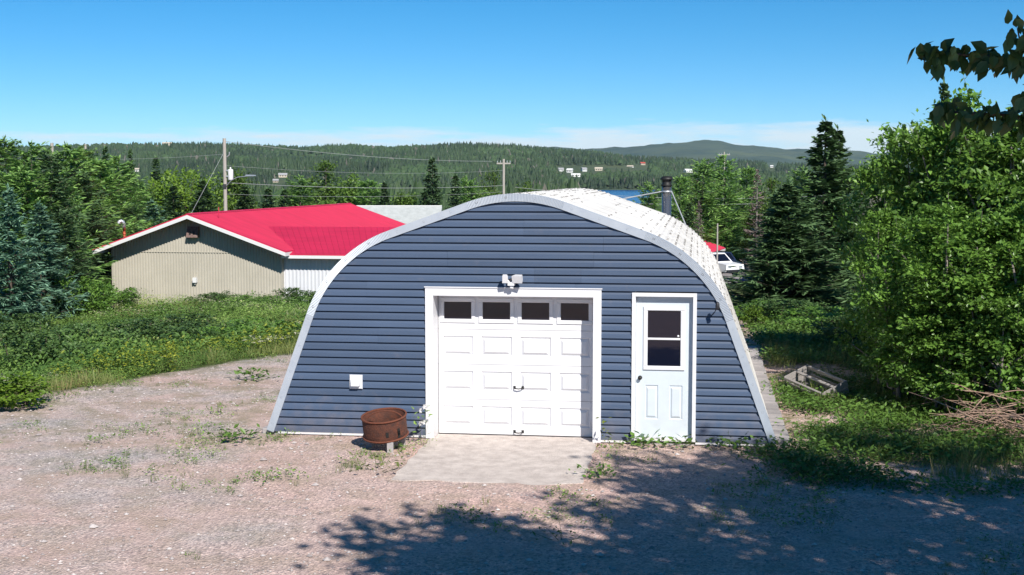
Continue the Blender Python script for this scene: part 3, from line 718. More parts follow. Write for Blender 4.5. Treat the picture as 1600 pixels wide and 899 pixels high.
# ---------------------------------------------------------------- apron, fixtures and things in the yard
def hutp(x, y, z): 
    return HUT + Vector((x * math.cos(TH) + y * math.sin(TH), -x * math.sin(TH) + y * math.cos(TH), z))
ap = MB()
xs = np.linspace(-1.25, 1.20, 13); ys = np.linspace(-2.76, -0.0, 13)
def apz(x, y): return 0.018 - 0.012 * (-y / 2.7) + 0.006 * math.sin(3 * x + y)
def jag(x): return 0.03 * math.sin(7 * x) + 0.02 * math.sin(19 * x) + (0.34 * max(0, x - 0.85) if x > 0.85 else 0)
vs = [(x + (0.02 * math.sin(9 * y) if abs(x) > 1.15 else 0), y + (jag(x) if y < -2.7 else 0), apz(x, y)) for y in ys for x in xs]
n = len(xs); fs = [(j * n + i, j * n + i + 1, (j + 1) * n + i + 1, (j + 1) * n + i) for j in range(n - 1) for i in range(n - 1)]
ring = list(range(n)) + [j * n + n - 1 for j in range(1, n)] + [(n - 1) * n + i for i in range(n - 2, -1, -1)] + [j * n for j in range(n - 2, 0, -1)]
bo = len(vs); vs += [(vs[i][0], vs[i][1], -0.16) for i in ring]
fs += [(ring[i], bo + i, bo + (i + 1) % len(ring), ring[(i + 1) % len(ring)]) for i in range(len(ring))]
ap.add(vs, fs)
o = ap.build('concrete_apron', M['concrete'], None, HUT, (0, 0, -TH)); tag(o, kind='structure')
th_ = MB(); th_.box(-1.214, 1.130, 0.0, 0.5, -0.1, 0.0125); o = th_.build('garage_floor', M['concrete'], hut)

fl = thing('floodlight', 'white twin head security floodlight mounted above the garage door', 'light', hutp(-0.06, -0.024, 2.33), -TH)
m_ = MB(); m_.lathe([(0, .055), (.05, .05), (.062, .03), (.065, 0.0)], 16, M=Matrix.Rotation(R(90), 4, 'X')); m_.build('wall_plate', M['dark_plastic'], fl)
m_ = MB(); m_.box(-.035, .06, -.16, -.05, -.03, .02); m_.tube([(.015, -.10, -.03), (.015, -.115, -.075)], .03, 10); m_.build('motion_sensor', M['white_clean'], fl)
for sx, tilt in ((-1, 10), (1, -14)):
    a = Matrix.Translation((0.115 * sx if sx > 0 else -0.075, -0.15, 0.075)) @ Matrix.Rotation(R(tilt), 4, 'Z') @ Matrix.Rotation(R(18), 4, 'X')
    m_ = MB(); w = 0.075 if sx > 0 else 0.04
    m_.add([a @ Vector(p) for p in [(-w * .7, .05, -.04), (w * .7, .05, -.04), (w * .7, .05, .04), (-w * .7, .05, .04), (-w, -.05, -.055), (w, -.05, -.055), (w, -.05, .055), (-w, -.05, .055)]],
           [(0, 3, 2, 1), (4, 5, 6, 7), (0, 1, 5, 4), (1, 2, 6, 5), (2, 3, 7, 6), (3, 0, 4, 7)])
    h = m_.build('lamp_head', M['white_clean'], fl)
    q = MB(); q.tube([(0.01 * sx, -.10, .01), (0.05 * sx, -.12, .05), a @ Vector((0, .05, 0))], .012, 8); q.build('arm', M['white_clean'], fl)

vt = thing('wall_vent', 'small square white vent cover on the siding left of the garage', 'vent', hutp(-2.39, -0.024, 0.83), -TH)
m_ = MB(); m_.bevbox(-.098, .098, -.022, 0, -.105, .105, .008); m_.build('flange', M['white_clean'], vt)
m_ = MB(); m_.add([(-.065, -.022, -.055), (.065, -.022, -.055), (.065, -.022, .06), (-.065, -.022, .06), (-.06, -.085, -.055), (.06, -.085, -.055), (.06, -.055, .05), (-.06, -.055, .05)],
      [(0, 1, 5, 4), (1, 2, 6, 5), (2, 3, 7, 6), (3, 0, 4, 7), (4, 5, 6, 7)]); m_.build('hood', M['white_clean'], vt)

sp = thing('outdoor_lamp', 'small dark lamp on a short arm at the right edge of the arch', 'lamp', hutp(2.90, -0.046, 2.02), -TH); sp.scale = (.82, .9, .82)
m_ = MB(); m_.tube([(-.03, 0, -.07), (-.02, -.1, -.03), (0.0, -.2, .01)], .009, 8); m_.build('arm', M['dark_plastic'], sp)
m_ = MB(); m_.lathe([(0, -.075), (.03, -.07), (.036, -.04), (.034, .03), (.02, .065), (0, .07)], 14, M=Matrix.Translation((0.0, -.215, .04))); m_.build('lamp_housing', M['dark_plastic'], sp)
m_ = MB(); m_.tube([(-.03, 0.0, -.07), (-.06, .005, -.12), (-.10, .012, -.16)], .006, 6); m_.build('cable', M['dark_plastic'], sp)

# fire pit: a rusty steel drum on grey blocks, tipped a little towards the camera
pit_loc = (-1.80, 18.93, 0.0)
fp = thing('fire_pit', 'rusty round steel drum fire pit standing by the garage', 'fire pit', pit_loc)
T = Matrix.Translation((0, 0, 0.20)) @ Matrix.Rotation(R(9), 4, 'X') @ Matrix.Rotation(R(-4.5), 4, 'Y')
D = 0.315
m_ = MB(); m_.lathe([(0.0, -0.02), (D - .03, -0.02), (D - .012, -.005), (D - .012, .06), (D - .018, .27), (D - .004, .272), (D, .262), (D - .002, .06), (D + .001, 0.0), (D - .02, -.03), (0.0, -.03)], 40, M=T); m_.build('drum', M['rust'], fp)
for z, r in ((.285, D + .012), (.0, D + .014)):
    m_ = MB(); m_.lathe([(r - .022, z - .012), (r, z - .012), (r + .003, z), (r, z + .012), (r - .022, z + .012), (r - .024, z), (r - .022, z - .012)], 40, M=T); m_.build('rim', M['rust_rim'], fp)
m_ = MB(); m_.tube([T @ Vector((.26 * math.cos(a), .05 + .0 * a, .19 + .15 * math.sin(a))) for a in np.linspace(0.15, 2.7, 14)], .008, 6); m_.build('hoop_handle', M['rust_rim'], fp)
m_ = MB(); m_.lathe([(0.0, .0), (0.24, .0), (0.27, .012), (.24, .02), (0.0, .025)], 24, M=T @ Matrix.Translation((0, 0, .0))); m_.build('ash_plate', M['rust'], fp)
for x, y, h in ((.085, -.27, .15), (-.24, .12, .13), (.22, .15, .13)):
    m_ = MB(); m_.box(-.045, .045, -.04, .04, -.05, h, M=Matrix.Translation((x, y, 0)) @ Matrix.Rotation(random.uniform(-.3, .3), 4, 'Z')); m_.build('leg', M['block'], fp)
m_ = MB()
for k in range(5):
    a = -0.2 + 0.13 * k; m_.box(-.02, .02, -.004, .004, -.035, .035, M=T @ Matrix.Rotation(a, 4, 'Z') @ Matrix.Translation((0, -D - .001, .10)) if k in (3,) else T @ Matrix.Rotation(0.75, 4, 'Z') @ Matrix.Translation((0, -D - .002, .06 + .03 * (k % 3))))
m_.build('vent_slot', M['black_iron'], fp)

# weathered wooden crate lying tipped in the weeds to the right of the hut
cr_ = thing('wooden_crate', 'weathered grey wooden crate tipped over in the weeds beside the hut', 'crate', (5.38, 23.45, hzf(5.38, 23.45)), R(-66))
cr_.scale = (.86, .86, .86)
T = Matrix.Translation((0, 0, 0.16)) @ Matrix.Rotation(R(7), 4, 'Y') @ Matrix.Rotation(R(22), 4, 'X')
def board(name, x0, x1, y0, y1, z0, z1, m='grey_wood'):
    q = MB(); q.bevbox(x0, x1, y0, y1, z0, z1, .006, M=T); q.build(name, M[m], cr_)
board('side_board', -.62, .62, -.30, -.275, -.12, .13); board('side_board', -.62, .62, .275, .30, -.12, .06); board('top_rail', -.66, .66, .27, .31, .16, .24)
board('top_rail', -.62, .62, -.02, .04, .20, .235); board('top_rail', -.66, .66, -.315, -.27, .18, .235); board('floor_board', -.62, .62, -.27, -.02, -.12, -.095); board('floor_board', -.62, .62, .0, .27, -.118, -.095)
for sx in (-1, 1):
    board('end_board', sx * .64 - .014, sx * .64 + .014, -.30, .30, -.12, .10); board('end_board', sx * .643 - .014, sx * .643 + .014, -.31, .31, .12, .25)

# pile of cut brush on the right
bp_ = thing('brush_pile', 'pile of dry brown cut branches at the foot of the alders', 'brush pile', (7.45, 19.9, hzf(7.45, 19.9)))
r_ = random.Random(3)
for j in range(150):
    for k in range(1):
        m_ = MB()
        a = r_.gauss(math.pi * 0.8, 1.3); L = r_.uniform(.3, 1.3); x, y, z = r_.gauss(0.1, .36), r_.gauss(0, .45), abs(r_.gauss(0.22, .3)) * max(0.25, 1 - abs(r_.gauss(0, .3)))
        el = r_.uniform(-.35, .5); bend = r_.gauss(0, .15)
        p = [Vector((x + math.cos(a + bend * t) * L * t * math.cos(el), y + math.sin(a + bend * t) * L * t * math.cos(el), max(.01, z + L * t * math.sin(el) - .12 * t * t))) for t in (0, .33, .66, 1)]
        r0 = r_.uniform(.004, .013); m_.tube(p, [r0, r0 * .85, r0 * .6, r0 * .3], 5)
        if r_.random() < .8:
            q = p[2]; m_.tube([q, q + Vector((r_.gauss(0, .2), r_.gauss(0, .2), r_.uniform(.0, .2)))], [r0 * .5, r0 * .2], 4)
        m_.build('branch', M['twig'], bp_)

# ---------------------------------------------------------------- neighbouring buildings
def ribbed(mb, x0, x1, ztop, zbot, pitch=0.2, depth=0.035, m=0):
    """ribbed steel sheet on the plane y=0 facing -y; ztop(x) gives its upper edge"""
    x = x0; pts = []
    while x < x1 - 1e-4:
        for f, d in ((0, 0), (.42, 0), (.55, -depth), (.87, -depth)):
            q = x + f * pitch
            if q < x1: pts.append((q, d))
        x += pitch
    pts.append((x1, 0))
    v = [(a, d, zbot) for a, d in pts] + [(a, d, ztop(a)) for a, d in pts]; n = len(pts)
    mb.add(v, [(i, i + 1, i + 1 + n, i + n) for i in range(n - 1)], m); return mb
def slab_roof(mb, P, t=0.12, m=0):
    """thick sheet from 4 corner points"""
    P = [Vector(p) for p in P]; Q = [p - Vector((0, 0, t)) for p in P]
    mb.add(P + Q, [(0, 1, 2, 3), (7, 6, 5, 4), (0, 4, 5, 1), (1, 5, 6, 2), (2, 6, 7, 3), (3, 7, 4, 0)], m); return mb
def seam_roof(parent, A, B, C_, D_, pitch=0.3, name='roof_slope', mt='red_roof'):
    """steel roof sheet A-B (eave) to D-C (ridge) with raised ribs running up the slope"""
    A, B, C_, D_ = map(Vector, (A, B, C_, D_)); mb = MB(); slab_roof(mb, (A, B, C_, D_), 0.06)
    L = (B - A).length; n = int(L / pitch); nrm = (B - A).cross(D_ - A).normalized()
    if nrm.z < 0: nrm = -nrm
    e = (B - A).normalized() * 0.02
    for i in range(1, n):
        t = i / n; p, q = A.lerp(B, t), D_.lerp(C_, t)
        v = [p - e, p + e, p + nrm * .02, q - e, q + e, q + nrm * .02]
        mb.add(v, [(0, 2, 5, 3), (2, 1, 4, 5), (0, 1, 2)])
    return mb.build(name, M[mt], parent)
TB = R(10.2)
GB = Vector((px_x(305, 70.0), 70.0, 0)); gz = hzf(GB.x, GB.y)
rb = thing('red_roofed_building', 'tan ribbed steel building with a bright red metal roof beyond the field', 'building', (GB.x, GB.y, 0), -TB)
HW, ZE, ZA, LB, OV, OG = 4.72, 0.30, 1.98, 27.0, 0.55, 0.98
zr = lambda x: ZA - abs(x) * (ZA - ZE) / HW - 0.06
mb = MB(); ribbed(mb, -HW, HW, zr, -4.2, 0.155, 0.04); mb.build('gable_wall', M['tan_steel'], rb)
mb = MB(); mb.box(-HW, -HW + .05, 0.02, LB, -5.2, ZE - .06); mb.build('side_wall', M['tan_steel'], rb)
mb = MB(); mb.box(HW - .05, HW, 0.02, LB, -5.2, ZE - .06); mb.build('side_wall', M['tan_steel'], rb)
mb = MB(); mb.prism([(-HW, -5.2), (HW, -5.2), (HW, ZE - .06), (0, ZA - .06), (-HW, ZE - .06)], LB - .05, LB); mb.build('rear_wall', M['tan_steel'], rb)
mb = MB(); mb.box(-HW + .02, HW - .02, -0.052, 0.0, ZE - .36, ZE - .325); mb.build('flashing_strip', M['tan_steel'], rb)
sl = (ZA - ZE) / HW; ze = ZE - sl * OV
seam_roof(rb, (HW + OV, -OG, ze), (HW + OV, LB + .4, ze), (0, LB + .4, ZA), (0, -OG, ZA), 0.3)
seam_roof(rb, (-HW - OV, LB + .4, ze), (-HW - OV, -OG, ze), (0, -OG, ZA), (0, LB + .4, ZA), 0.3)
mb = MB(); mb.prism([(-.16, ZA - .03), (0, ZA + .035), (.16, ZA - .03), (0, ZA + .02)], -OG - .02, LB + .42); mb.build('ridge_cap', M['red_roof'], rb)
for s in (-1, 1):
    mb = MB(); mb.add([(0, -OG - .03, ZA - .062), (s * (HW + OV), -OG - .03, ze - .062), (s * (HW + OV), -OG - .03, ze - .25), (0, -OG - .03, ZA - .25), (0, -OG + .03, ZA - .062), (s * (HW + OV), -OG + .03, ze - .062), (s * (HW + OV), -OG + .03, ze - .25), (0, -OG + .03, ZA - .25)],
                      [(0, 1, 2, 3), (7, 6, 5, 4), (0, 4, 5, 1), (1, 5, 6, 2), (2, 6, 7, 3)]); mb.build('rake_board', M['fascia'], rb)
    mb = MB(); mb.box(min(s * (HW + OV), s * (HW + OV - .04)), max(s * (HW + OV), s * (HW + OV - .04)), -OG + .03, LB + .4, ze - .25, ze - .062); mb.build('eave_board', M['fascia'], rb)
# boxed vent under the apex, outlet low on the wall
M['rust_box'] = mat('rusty_box', (0.22, 0.15, 0.13), 0.7, var=(0.09, 0.05, 0.045), scale=8)
vb = link('gable_vent', None, rb, (-0.05, -.045, ZA - .98)); vb.empty_display_size = .1
mb = MB(); mb.add([(-.31, 0, -.26), (.31, 0, -.26), (.31, 0, .30), (-.31, 0, .30), (-.31, -.34, -.26), (.31, -.34, -.26), (.31, -.12, .30), (-.31, -.12, .30)], [(0, 1, 5, 4), (1, 2, 6, 5), (2, 3, 7, 6), (3, 0, 4, 7), (4, 5, 6, 7)]); mb.build('hood', M['rust_box'], vb)
for sx in (-.1, .1):
    mb = MB(); mb.box(sx - .04, sx + .04, -.30, -.22, -.12, .05); mb.build('louvre', M['black_iron'], vb)
mb = MB(); mb.box(-.10, .10, -.24, -.045, -1.62, -1.36); mb.box(-.03, .03, -.16, -.05, -1.72, -1.62); mb.build('wall_lamp', M['fascia'], rb)
# wing to the right
WX0, WX1, WY, WE, WR, WD = HW - .02, HW + 15.0, 0.28, 0.10, 1.16, 4.1
wg = link('wing', None, rb, (0, 0, 0)); wg.empty_display_size = .1
mb = MB(); o_ = MB(); ribbed(mb, WX0, WX1, lambda x: WE - .06, -4.4, 0.2, 0.03); w_o = mb.build('wing_wall', M['white_steel'], wg, (0, WY, 0))
mb = MB(); mb.box(WX0, WX1, WY + .03, WY + 8.0, -5.0, WE - .08); mb.build('wing_body', M['white_steel'], wg)
we = WE - (WR - WE) / WD * .65
xi = lambda z: (ZA - z) / sl             # where the wing roof meets the main slope
seam_roof(wg, (HW - .02, WY - .65, we), (WX1 + .3, WY - .65, we), (WX1 + .3, WY + WD, WR), (xi(WR), WY + WD, WR), 0.3)
seam_roof(wg, (WX1 + .3, WY + 2 * WD + .4, we), (HW - .02, WY + 2 * WD + .4, we), (xi(WR), WY + WD, WR), (WX1 + .3, WY + WD, WR), 0.3)
mb = MB(); mb.box(HW + .1, WX1 + .3, WY - .67, WY - .62, we - .22, we - .062); mb.build('eave_board', M['fascia'], wg)
mb = MB(); mb.box(WX0 + 3.0, WX0 + 3.5, WY - .28, WY - .035, -.62, -.38); mb.build('wall_box', M['fascia'], wg)
mb = MB(); mb.tube([(.82, 1.2, ZA - .3 - .1), (.82, 1.2, ZA + .30)], .022, 6); mb.build('vent_stub', M['red_roof'], rb)
# gooseneck pipe by the left eave
gp = thing('vent_pipe', 'orange gooseneck pipe with a white hood behind the left eave', 'pipe', (px_x(194, 72.6), 72.6, hzf(px_x(194, 72.6), 72.6)))
z1 = px_z(352, 72.6) - gp.location.z
mb = MB(); mb.tube([(0, 0, 0), (0, 0, z1 - .1)], .075, 10); mb.build('pipe', M['orange'], gp)
mb = MB()
for k in range(5): mb.lathe([(.07, z1 - 1.25 + .25 * k), (.10, z1 - 1.24 + .25 * k), (.10, z1 - 1.19 + .25 * k), (.07, z1 - 1.18 + .25 * k)], 10)
mb.build('clamp_ring', M['orange'], gp)
mb = MB(); mb.tube([(0, 0, z1 - .12), (0, 0, z1 + .08), (-.04, -.02, z1 + .18), (-.13, -.05, z1 + .24), (-.22, -.08, z1 + .20), (-.26, -.1, z1 + .1)], [.085, .085, .09, .09, .10, .10], 12); mb.build('hood', M['galv'], gp)

# grey-roofed building behind
Yg = 104.0
gb_ = thing('grey_roofed_building', 'low building with a pale grey roof right behind the red roof', 'building', (px_x(612, Yg), Yg, 0))
zr_, zE = px_z(322, Yg), px_z(349, Yg - 3)
hl = 3.9
mb = MB(); slab_roof(mb, ((-hl, -3, zE), (hl, -3, zE), (hl - .0, 0, zr_), (-hl, 0, zr_)), .1); mb.build('roof_slope', M['grey_roof'], gb_)
mb = MB(); slab_roof(mb, ((hl, 3, zE), (-hl, 3, zE), (-hl, 0, zr_), (hl, 0, zr_)), .1); mb.build('roof_slope', M['grey_roof'], gb_)
mb = MB(); mb.prism([(-2.7, -6), (2.7, -6), (2.7, zE - .02), (0, zr_ - .11), (-2.7, zE - .02)], -hl + .3, hl - .3, axis='x'); mb.build('wall', M['house_grey_roof'], gb_)
mb = MB(); mb.box(-hl, hl, -.1, .1, zr_ - .02, zr_ + .05); mb.build('ridge_cap', M['fascia'], gb_)
mb = MB(); mb.box(-hl - .3, -hl + .75, -1.4, 0.6, -1, zr_ + .19); mb.build('parapet', M['white_steel'], gb_)

# far end of the neighbouring yard: the annex whose roof corner shows right of the hut
Ya = 120.0; TA = R(17)
an = thing('red_roofed_annex', 'red roof corner of a shed showing right of the arched hut', 'building', (px_x(1134, Ya), Ya, 0), -TA)
za = px_z(387, Ya)
seam_roof(an, (0, -20, za), (0, 0, za), (-4.3, 0, za + 1.46), (-4.3, -20, za + 1.46), .4)
seam_roof(an, (-8.6, 0, za), (-8.6, -20, za), (-4.3, -20, za + 1.46), (-4.3, 0, za + 1.46), .4)
mb = MB(); mb.box(-.05, .01, -20, 0.03, za - .26, za - .062); mb.build('eave_board', M['fascia'], an)
mb = MB(); mb.prism([(-8.0, -7), (-.6, -7), (-.6, za - .1), (-4.3, za + 1.2), (-8.0, za - .1)], -19.4, -.5); mb.build('wall', M['white_steel'], an)

lot = grid_mesh('parking_lot', np.linspace(13.0, 27.5, 24), np.linspace(97, 150, 40), lambda X, Y: hz(X, Y) + 0.12, M['asphalt'])
tag(link('parking_lot', lot), kind='structure')
def vehicle(name, label, loc, rz, paint, body, cab, roof, W, glass_rows, wheels, tail=None):
    v = thing(name, label, 'car' if 'suv' in name else 'pickup', loc, rz)
    mb = MB(); n = len(body)
    q = [(x, -W / 2 + (.06 if z > .8 else 0), z) for x, z in body] + [(x, W / 2 - (.06 if z > .8 else 0), z) for x, z in body]
    mb.add(q, [tuple(range(n)), tuple(range(2 * n - 1, n - 1, -1))] + [(i, i + n, (i + 1) % n + n, (i + 1) % n) for i in range(n)]); mb.build('body', paint, v)
    (x0, x1, zb), (r0, r1, zt) = cab, roof; wi = W / 2 - .08; wt = W / 2 - .24
    P = [Vector(p) for p in ((x0, -wi, zb), (x1, -wi, zb), (x1, wi, zb), (x0, wi, zb), (r0, -wt, zt), (r1, -wt, zt), (r1, wt, zt), (r0, wt, zt))]
    mb = MB(); mb.add(P, [(0, 1, 5, 4), (1, 2, 6, 5), (2, 3, 7, 6), (3, 0, 4, 7), (4, 5, 6, 7)]); mb.build('cabin', paint, v)
    def pane(a, b, c, d, u0, u1, nm):
        a, b, c, d = P[a], P[b], P[c], P[d]; nr = (b - a).cross(d - a).normalized()
        ctr = (a + b + c + d) / 4
        if nr.dot(ctr - Vector(((x0 + x1) / 2, 0, zb))) < 0: nr = -nr
        f = lambda u, w: (a.lerp(b, u)).lerp(d.lerp(c, u), w) + nr * .012
        g = MB(); g.add([f(u0, .12), f(u1, .12), f(u1, .88), f(u0, .88)], [(0, 1, 2, 3)]); g.build(nm, M['glass'], v)
    for s in ((0, 1, 5, 4), (3, 2, 6, 7)):
        for u0, u1 in glass_rows: pane(*s, u0, u1, 'side_window')
    pane(1, 2, 6, 5, .08, .92, 'windscreen'); pane(0, 3, 7, 4, .08, .92, 'rear_window')
    for wx in wheels:
        for s in (-1, 1):
            T = Matrix.Translation((wx, s * (W / 2 - .12), .36)) @ Matrix.Rotation(R(90), 4, 'X')
            mb = MB(); mb.lathe([(0.0, -.10), (.30, -.10), (.36, -.06), (.36, .06), (.30, .10), (0.0, .10)], 18, M=T); w = mb.build('wheel', M['tyre'], v)
            mb = MB(); mb.lathe([(0, -.115), (.19, -.112), (.21, -.102)], 14, M=T); mb.lathe([(.21, .102), (.19, .112), (0, .115)], 14, M=T); mb.build('rim', M['galv'], w)
    fx = max(x for x, z in body); bx_ = min(x for x, z in body)
    for s in (-1, 1):
        mb = MB(); mb.box(fx - .06, fx + .012, s * (W / 2 - .38) - .16, s * (W / 2 - .38) + .16, .72, .88); mb.build('headlight', M['galv'], v)
        mb = MB(); mb.box(bx_ - .012, bx_ + .05, s * (W / 2 - .2) - .1, s * (W / 2 - .2) + .1, .72, .98); mb.build('tail_light', M['lamp_red'], v)
    mb = MB(); mb.box(fx - .02, fx + .09, -W / 2 + .08, W / 2 - .08, .38, .58); mb.box(bx_ - .09, bx_ + .02, -W / 2 + .08, W / 2 - .08, .38, .58); mb.build('bumper', M['dark_plastic'], v)
    return v
def lotz(x, y): return hzf(x, y) + .125
vehicle('pickup_truck', 'white pickup truck parked beside the shed right of the hut', (15.9, 106, lotz(15.9, 106)), R(-58), M['car_white'],
        [(-2.6, .42), (2.5, .42), (2.6, .6), (2.58, .98), (1.3, 1.10), (-2.6, 1.06)], (-.75, 1.35, 1.08), (-.55, .55, 1.78), 1.86, ((.06, .46), (.52, .86)), (-1.6, 1.65))
vehicle('dark_suv', 'dark navy car parked behind the white pickup', (17.7, 113.5, lotz(17.7, 113.5)), R(-75), M['car_navy'],
        [(-2.2, .40), (2.15, .40), (2.25, .6), (2.2, .92), (1.1, 1.06), (-2.2, 1.08)], (-2.15, 1.25, 1.06), (-1.85, .45, 1.72), 1.82, ((.06, .32), (.36, .62), (.66, .9)), (-1.35, 1.4))
# blue tarp over a low heap
tp = MB(); r_ = np.random.default_rng(8); nx = 14
vs = []
for j in range(nx):
    for i in range(nx):
        u, w = i / (nx - 1) * 2 - 1, j / (nx - 1) * 2 - 1; rr = max(abs(u), abs(w))
        vs.append((u * .85, w * .6, .62 * (1 - rr ** 2.4) ** .7 + .03 * r_.standard_normal() * (rr < .95) + (0 if rr < 1 else 0)))
tp.add(vs, [(j * nx + i, j * nx + i + 1, (j + 1) * nx + i + 1, (j + 1) * nx + i) for j in range(nx - 1) for i in range(nx - 1)])
o = tp.build('blue_tarp', M['blue_tarp'], None, (px_x(1181, 98), 98, lotz(px_x(1181, 98), 98)), (0, 0, .3)); tag(o, 'bright blue tarp over a low heap below the big spruce', 'tarp')

# ---------------------------------------------------------------- utility poles and wires
def pole(name, label, px, Y, top, arm=None, rad=.15):
    x = px_x(px, Y); zb = hzf(x, Y); t = thing(name, label, 'pole', (x, Y, zb)); h = px_z(top, Y) - zb
    mb = MB(); mb.tube([(0, 0, -.3), (0, 0, h * .5), (0, 0, h)], [rad, rad * .9, rad * .78], 12); mb.build('post', M['pole_wood'], t)
    if arm:
        mb = MB(); mb.box(-arm, arm, -.06, .06, h - .45, h - .33); a = mb.build('crossarm', M['pole_wood'], t)
        for s in (-.9, -.45, .5, .92):
            mb = MB(); mb.lathe([(.03, h - .33), (.05, h - .27), (.03, h - .22), (.05, h - .18), (0, h - .14)], 8, M=Matrix.Translation((s * arm, 0, 0))); mb.build('insulator', M['galv'], a)
    return t, Vector((x, Y, zb + h))
p1, top1 = pole('utility_pole', 'tall grey wooden utility pole with a transformer and street light', 353, 95.0, 217)
h1 = top1.z - p1.location.z
mb = MB(); mb.lathe([(0, 0), (.17, .02), (.19, .08), (.19, .72), (.17, .78), (.05, .80), (.05, .92), (0, .94)], 14, M=Matrix.Translation((.42, -.1, h1 - 2.95))); tr = mb.build('transformer', M['fascia'], p1)
mb = MB(); mb.box(.1, .3, -.14, -.06, h1 - 2.7, h1 - 2.6); mb.box(.1, .3, -.14, -.06, h1 - 2.3, h1 - 2.2); mb.build('bracket', M['galv'], tr)
mb = MB(); mb.tube([(.1, -.1, h1 - 3.35), (.5, -.3, h1 - 2.95), (1.0, -.5, h1 - 2.72), (1.7, -.8, h1 - 2.66)], .035, 8); la = mb.build('lamp_arm', M['galv'], p1)
mb = MB(); mb.add([(1.6, -.92, h1 - 2.66), (2.35, -1.16, h1 - 2.64), (2.4, -.98, h1 - 2.64), (1.65, -.72, h1 - 2.66), (1.65, -.9, h1 - 2.54), (2.3, -1.12, h1 - 2.56), (2.34, -1.0, h1 - 2.56), (1.68, -.76, h1 - 2.54)],
                  [(0, 3, 2, 1), (4, 5, 6, 7), (0, 1, 5, 4), (1, 2, 6, 5), (2, 3, 7, 6), (3, 0, 4, 7)]); mb.build('lamp_head', M['galv'], la)
mb = MB(); mb.tube([(.18, -.05, h1 - 1.3), (.36, -.1, h1 - 1.15), (.36, -.1, h1 - .95)], .04, 6); mb.build('cutout_fuse', M['galv'], p1)
mb = MB(); mb.box(-.12, .12, -.2, -.14, h1 - 3.5, h1 - 3.2); mb.build('pole_band', M['bolt'], p1)
p2, top2 = pole('utility_pole', 'slim pale utility pole with a crossarm standing above the hut crown', 787, 120.0, 249, .62, .14)
p3, top3 = pole('utility_pole', 'pale pole top sticking out of the trees at far left', 85, 112.0, 224, None, .17)
p4, top4 = pole('utility_pole', 'short weathered pole top beside the tall spruce tops at left', 137, 116.0, 226, None, .12)
p5, top5 = pole('service_pole', 'thin pale pole beside the parked cars right of the hut', 1121, 102.0, 349, None, .07)
p6, top6 = pole('utility_pole', 'distant pale pole above the trees right of the chimney', 1130, 190.0, 238, .8, .14)
def wire(label, A, B, sag, r=.014, name='power_line'):
    A, B = Vector(A), Vector(B); mb = MB()
    mb.tube([A.lerp(B, t) - Vector((0, 0, sag * 4 * t * (1 - t))) for t in np.linspace(0, 1, 17)], r, 5)
    tag(mb.build(name, M['wire']), label, 'wire')
wire('topmost power line running from the tall pole to the slim crossarm pole', top1 + Vector((0, 0, -.2)), top2 + Vector((-1, 0, -.2)), .35, .016)
wire('middle service line between the tall pole and the crossarm pole', top1 + Vector((0, 0, -1.9)), top2 + Vector((0, 0, -1.0)), .4, .009)
wire('lower communication cable between the tall pole and the crossarm pole', top1 + Vector((0, 0, -3.1)), top2 + Vector((0, 0, -2.35)), .3, .018)
wire('lowest thin cable above the grey roof', top1 + Vector((0, 0, -3.9)), top2 + Vector((0, 0, -2.9)), .3, .009)
wire('slanting guy wire running down left from the tall utility pole', top1 + Vector((0, 0, -.9)), (px_x(298, 90), 90, px_z(336, 90)), 0.0, .014, 'guy_wire')
wire('power line crossing the trees right of the chimney', top2 + Vector((1, 0, -2.5)), (px_x(1330, 125), 125, px_z(303, 125)), .7, .014)
wire('lower cable crossing the trees right of the chimney', top2 + Vector((.4, 0, -3.2)), (px_x(1330, 125), 125, px_z(310, 125)), .7, .016)
wire('faint high wire running left from the tall pole over the hill', top1 + Vector((0, 0, -1.1)), (px_x(-120, 104), 104, px_z(232, 104)), .6, .009)

# ---------------------------------------------------------------- houses across the bay
def house(label, px, row, Y, w, d, h, wallm, roofm, rz=0.0):
    Ys = np.linspace(1340, 2450, 400); rows_ = HOR - (hill1((px - 800) / FPX * Ys, Ys) - CAM_H) / Ys * FPX
    if Y > 1000: Y = float(Ys[np.argmin(np.abs(rows_ - row))])
    w, d, h = w * .65, d * .65, h * .65
    x = px_x(px, Y); t = thing('house', label, 'house', (x, Y, px_z(row, Y)), rz, 'houses across the bay')
    mb = MB(); mb.box(-w / 2, w / 2, -d / 2, d / 2, -3, h); mb.build('wall', M[wallm], t)
    mb = MB(); mb.prism([(-d / 2 - .5, h - .1), (d / 2 + .5, h - .1), (0, h + d * .34)], -w / 2 - .4, w / 2 + .4, axis='x'); mb.build('roof', M[roofm], t)
    for k in (-.3, .0, .3):
        mb = MB(); mb.box(w * k - .6, w * k + .6, -d / 2 - .06, -d / 2 + .02, h * .35, h * .75); mb.build('window', M['glass'], t)
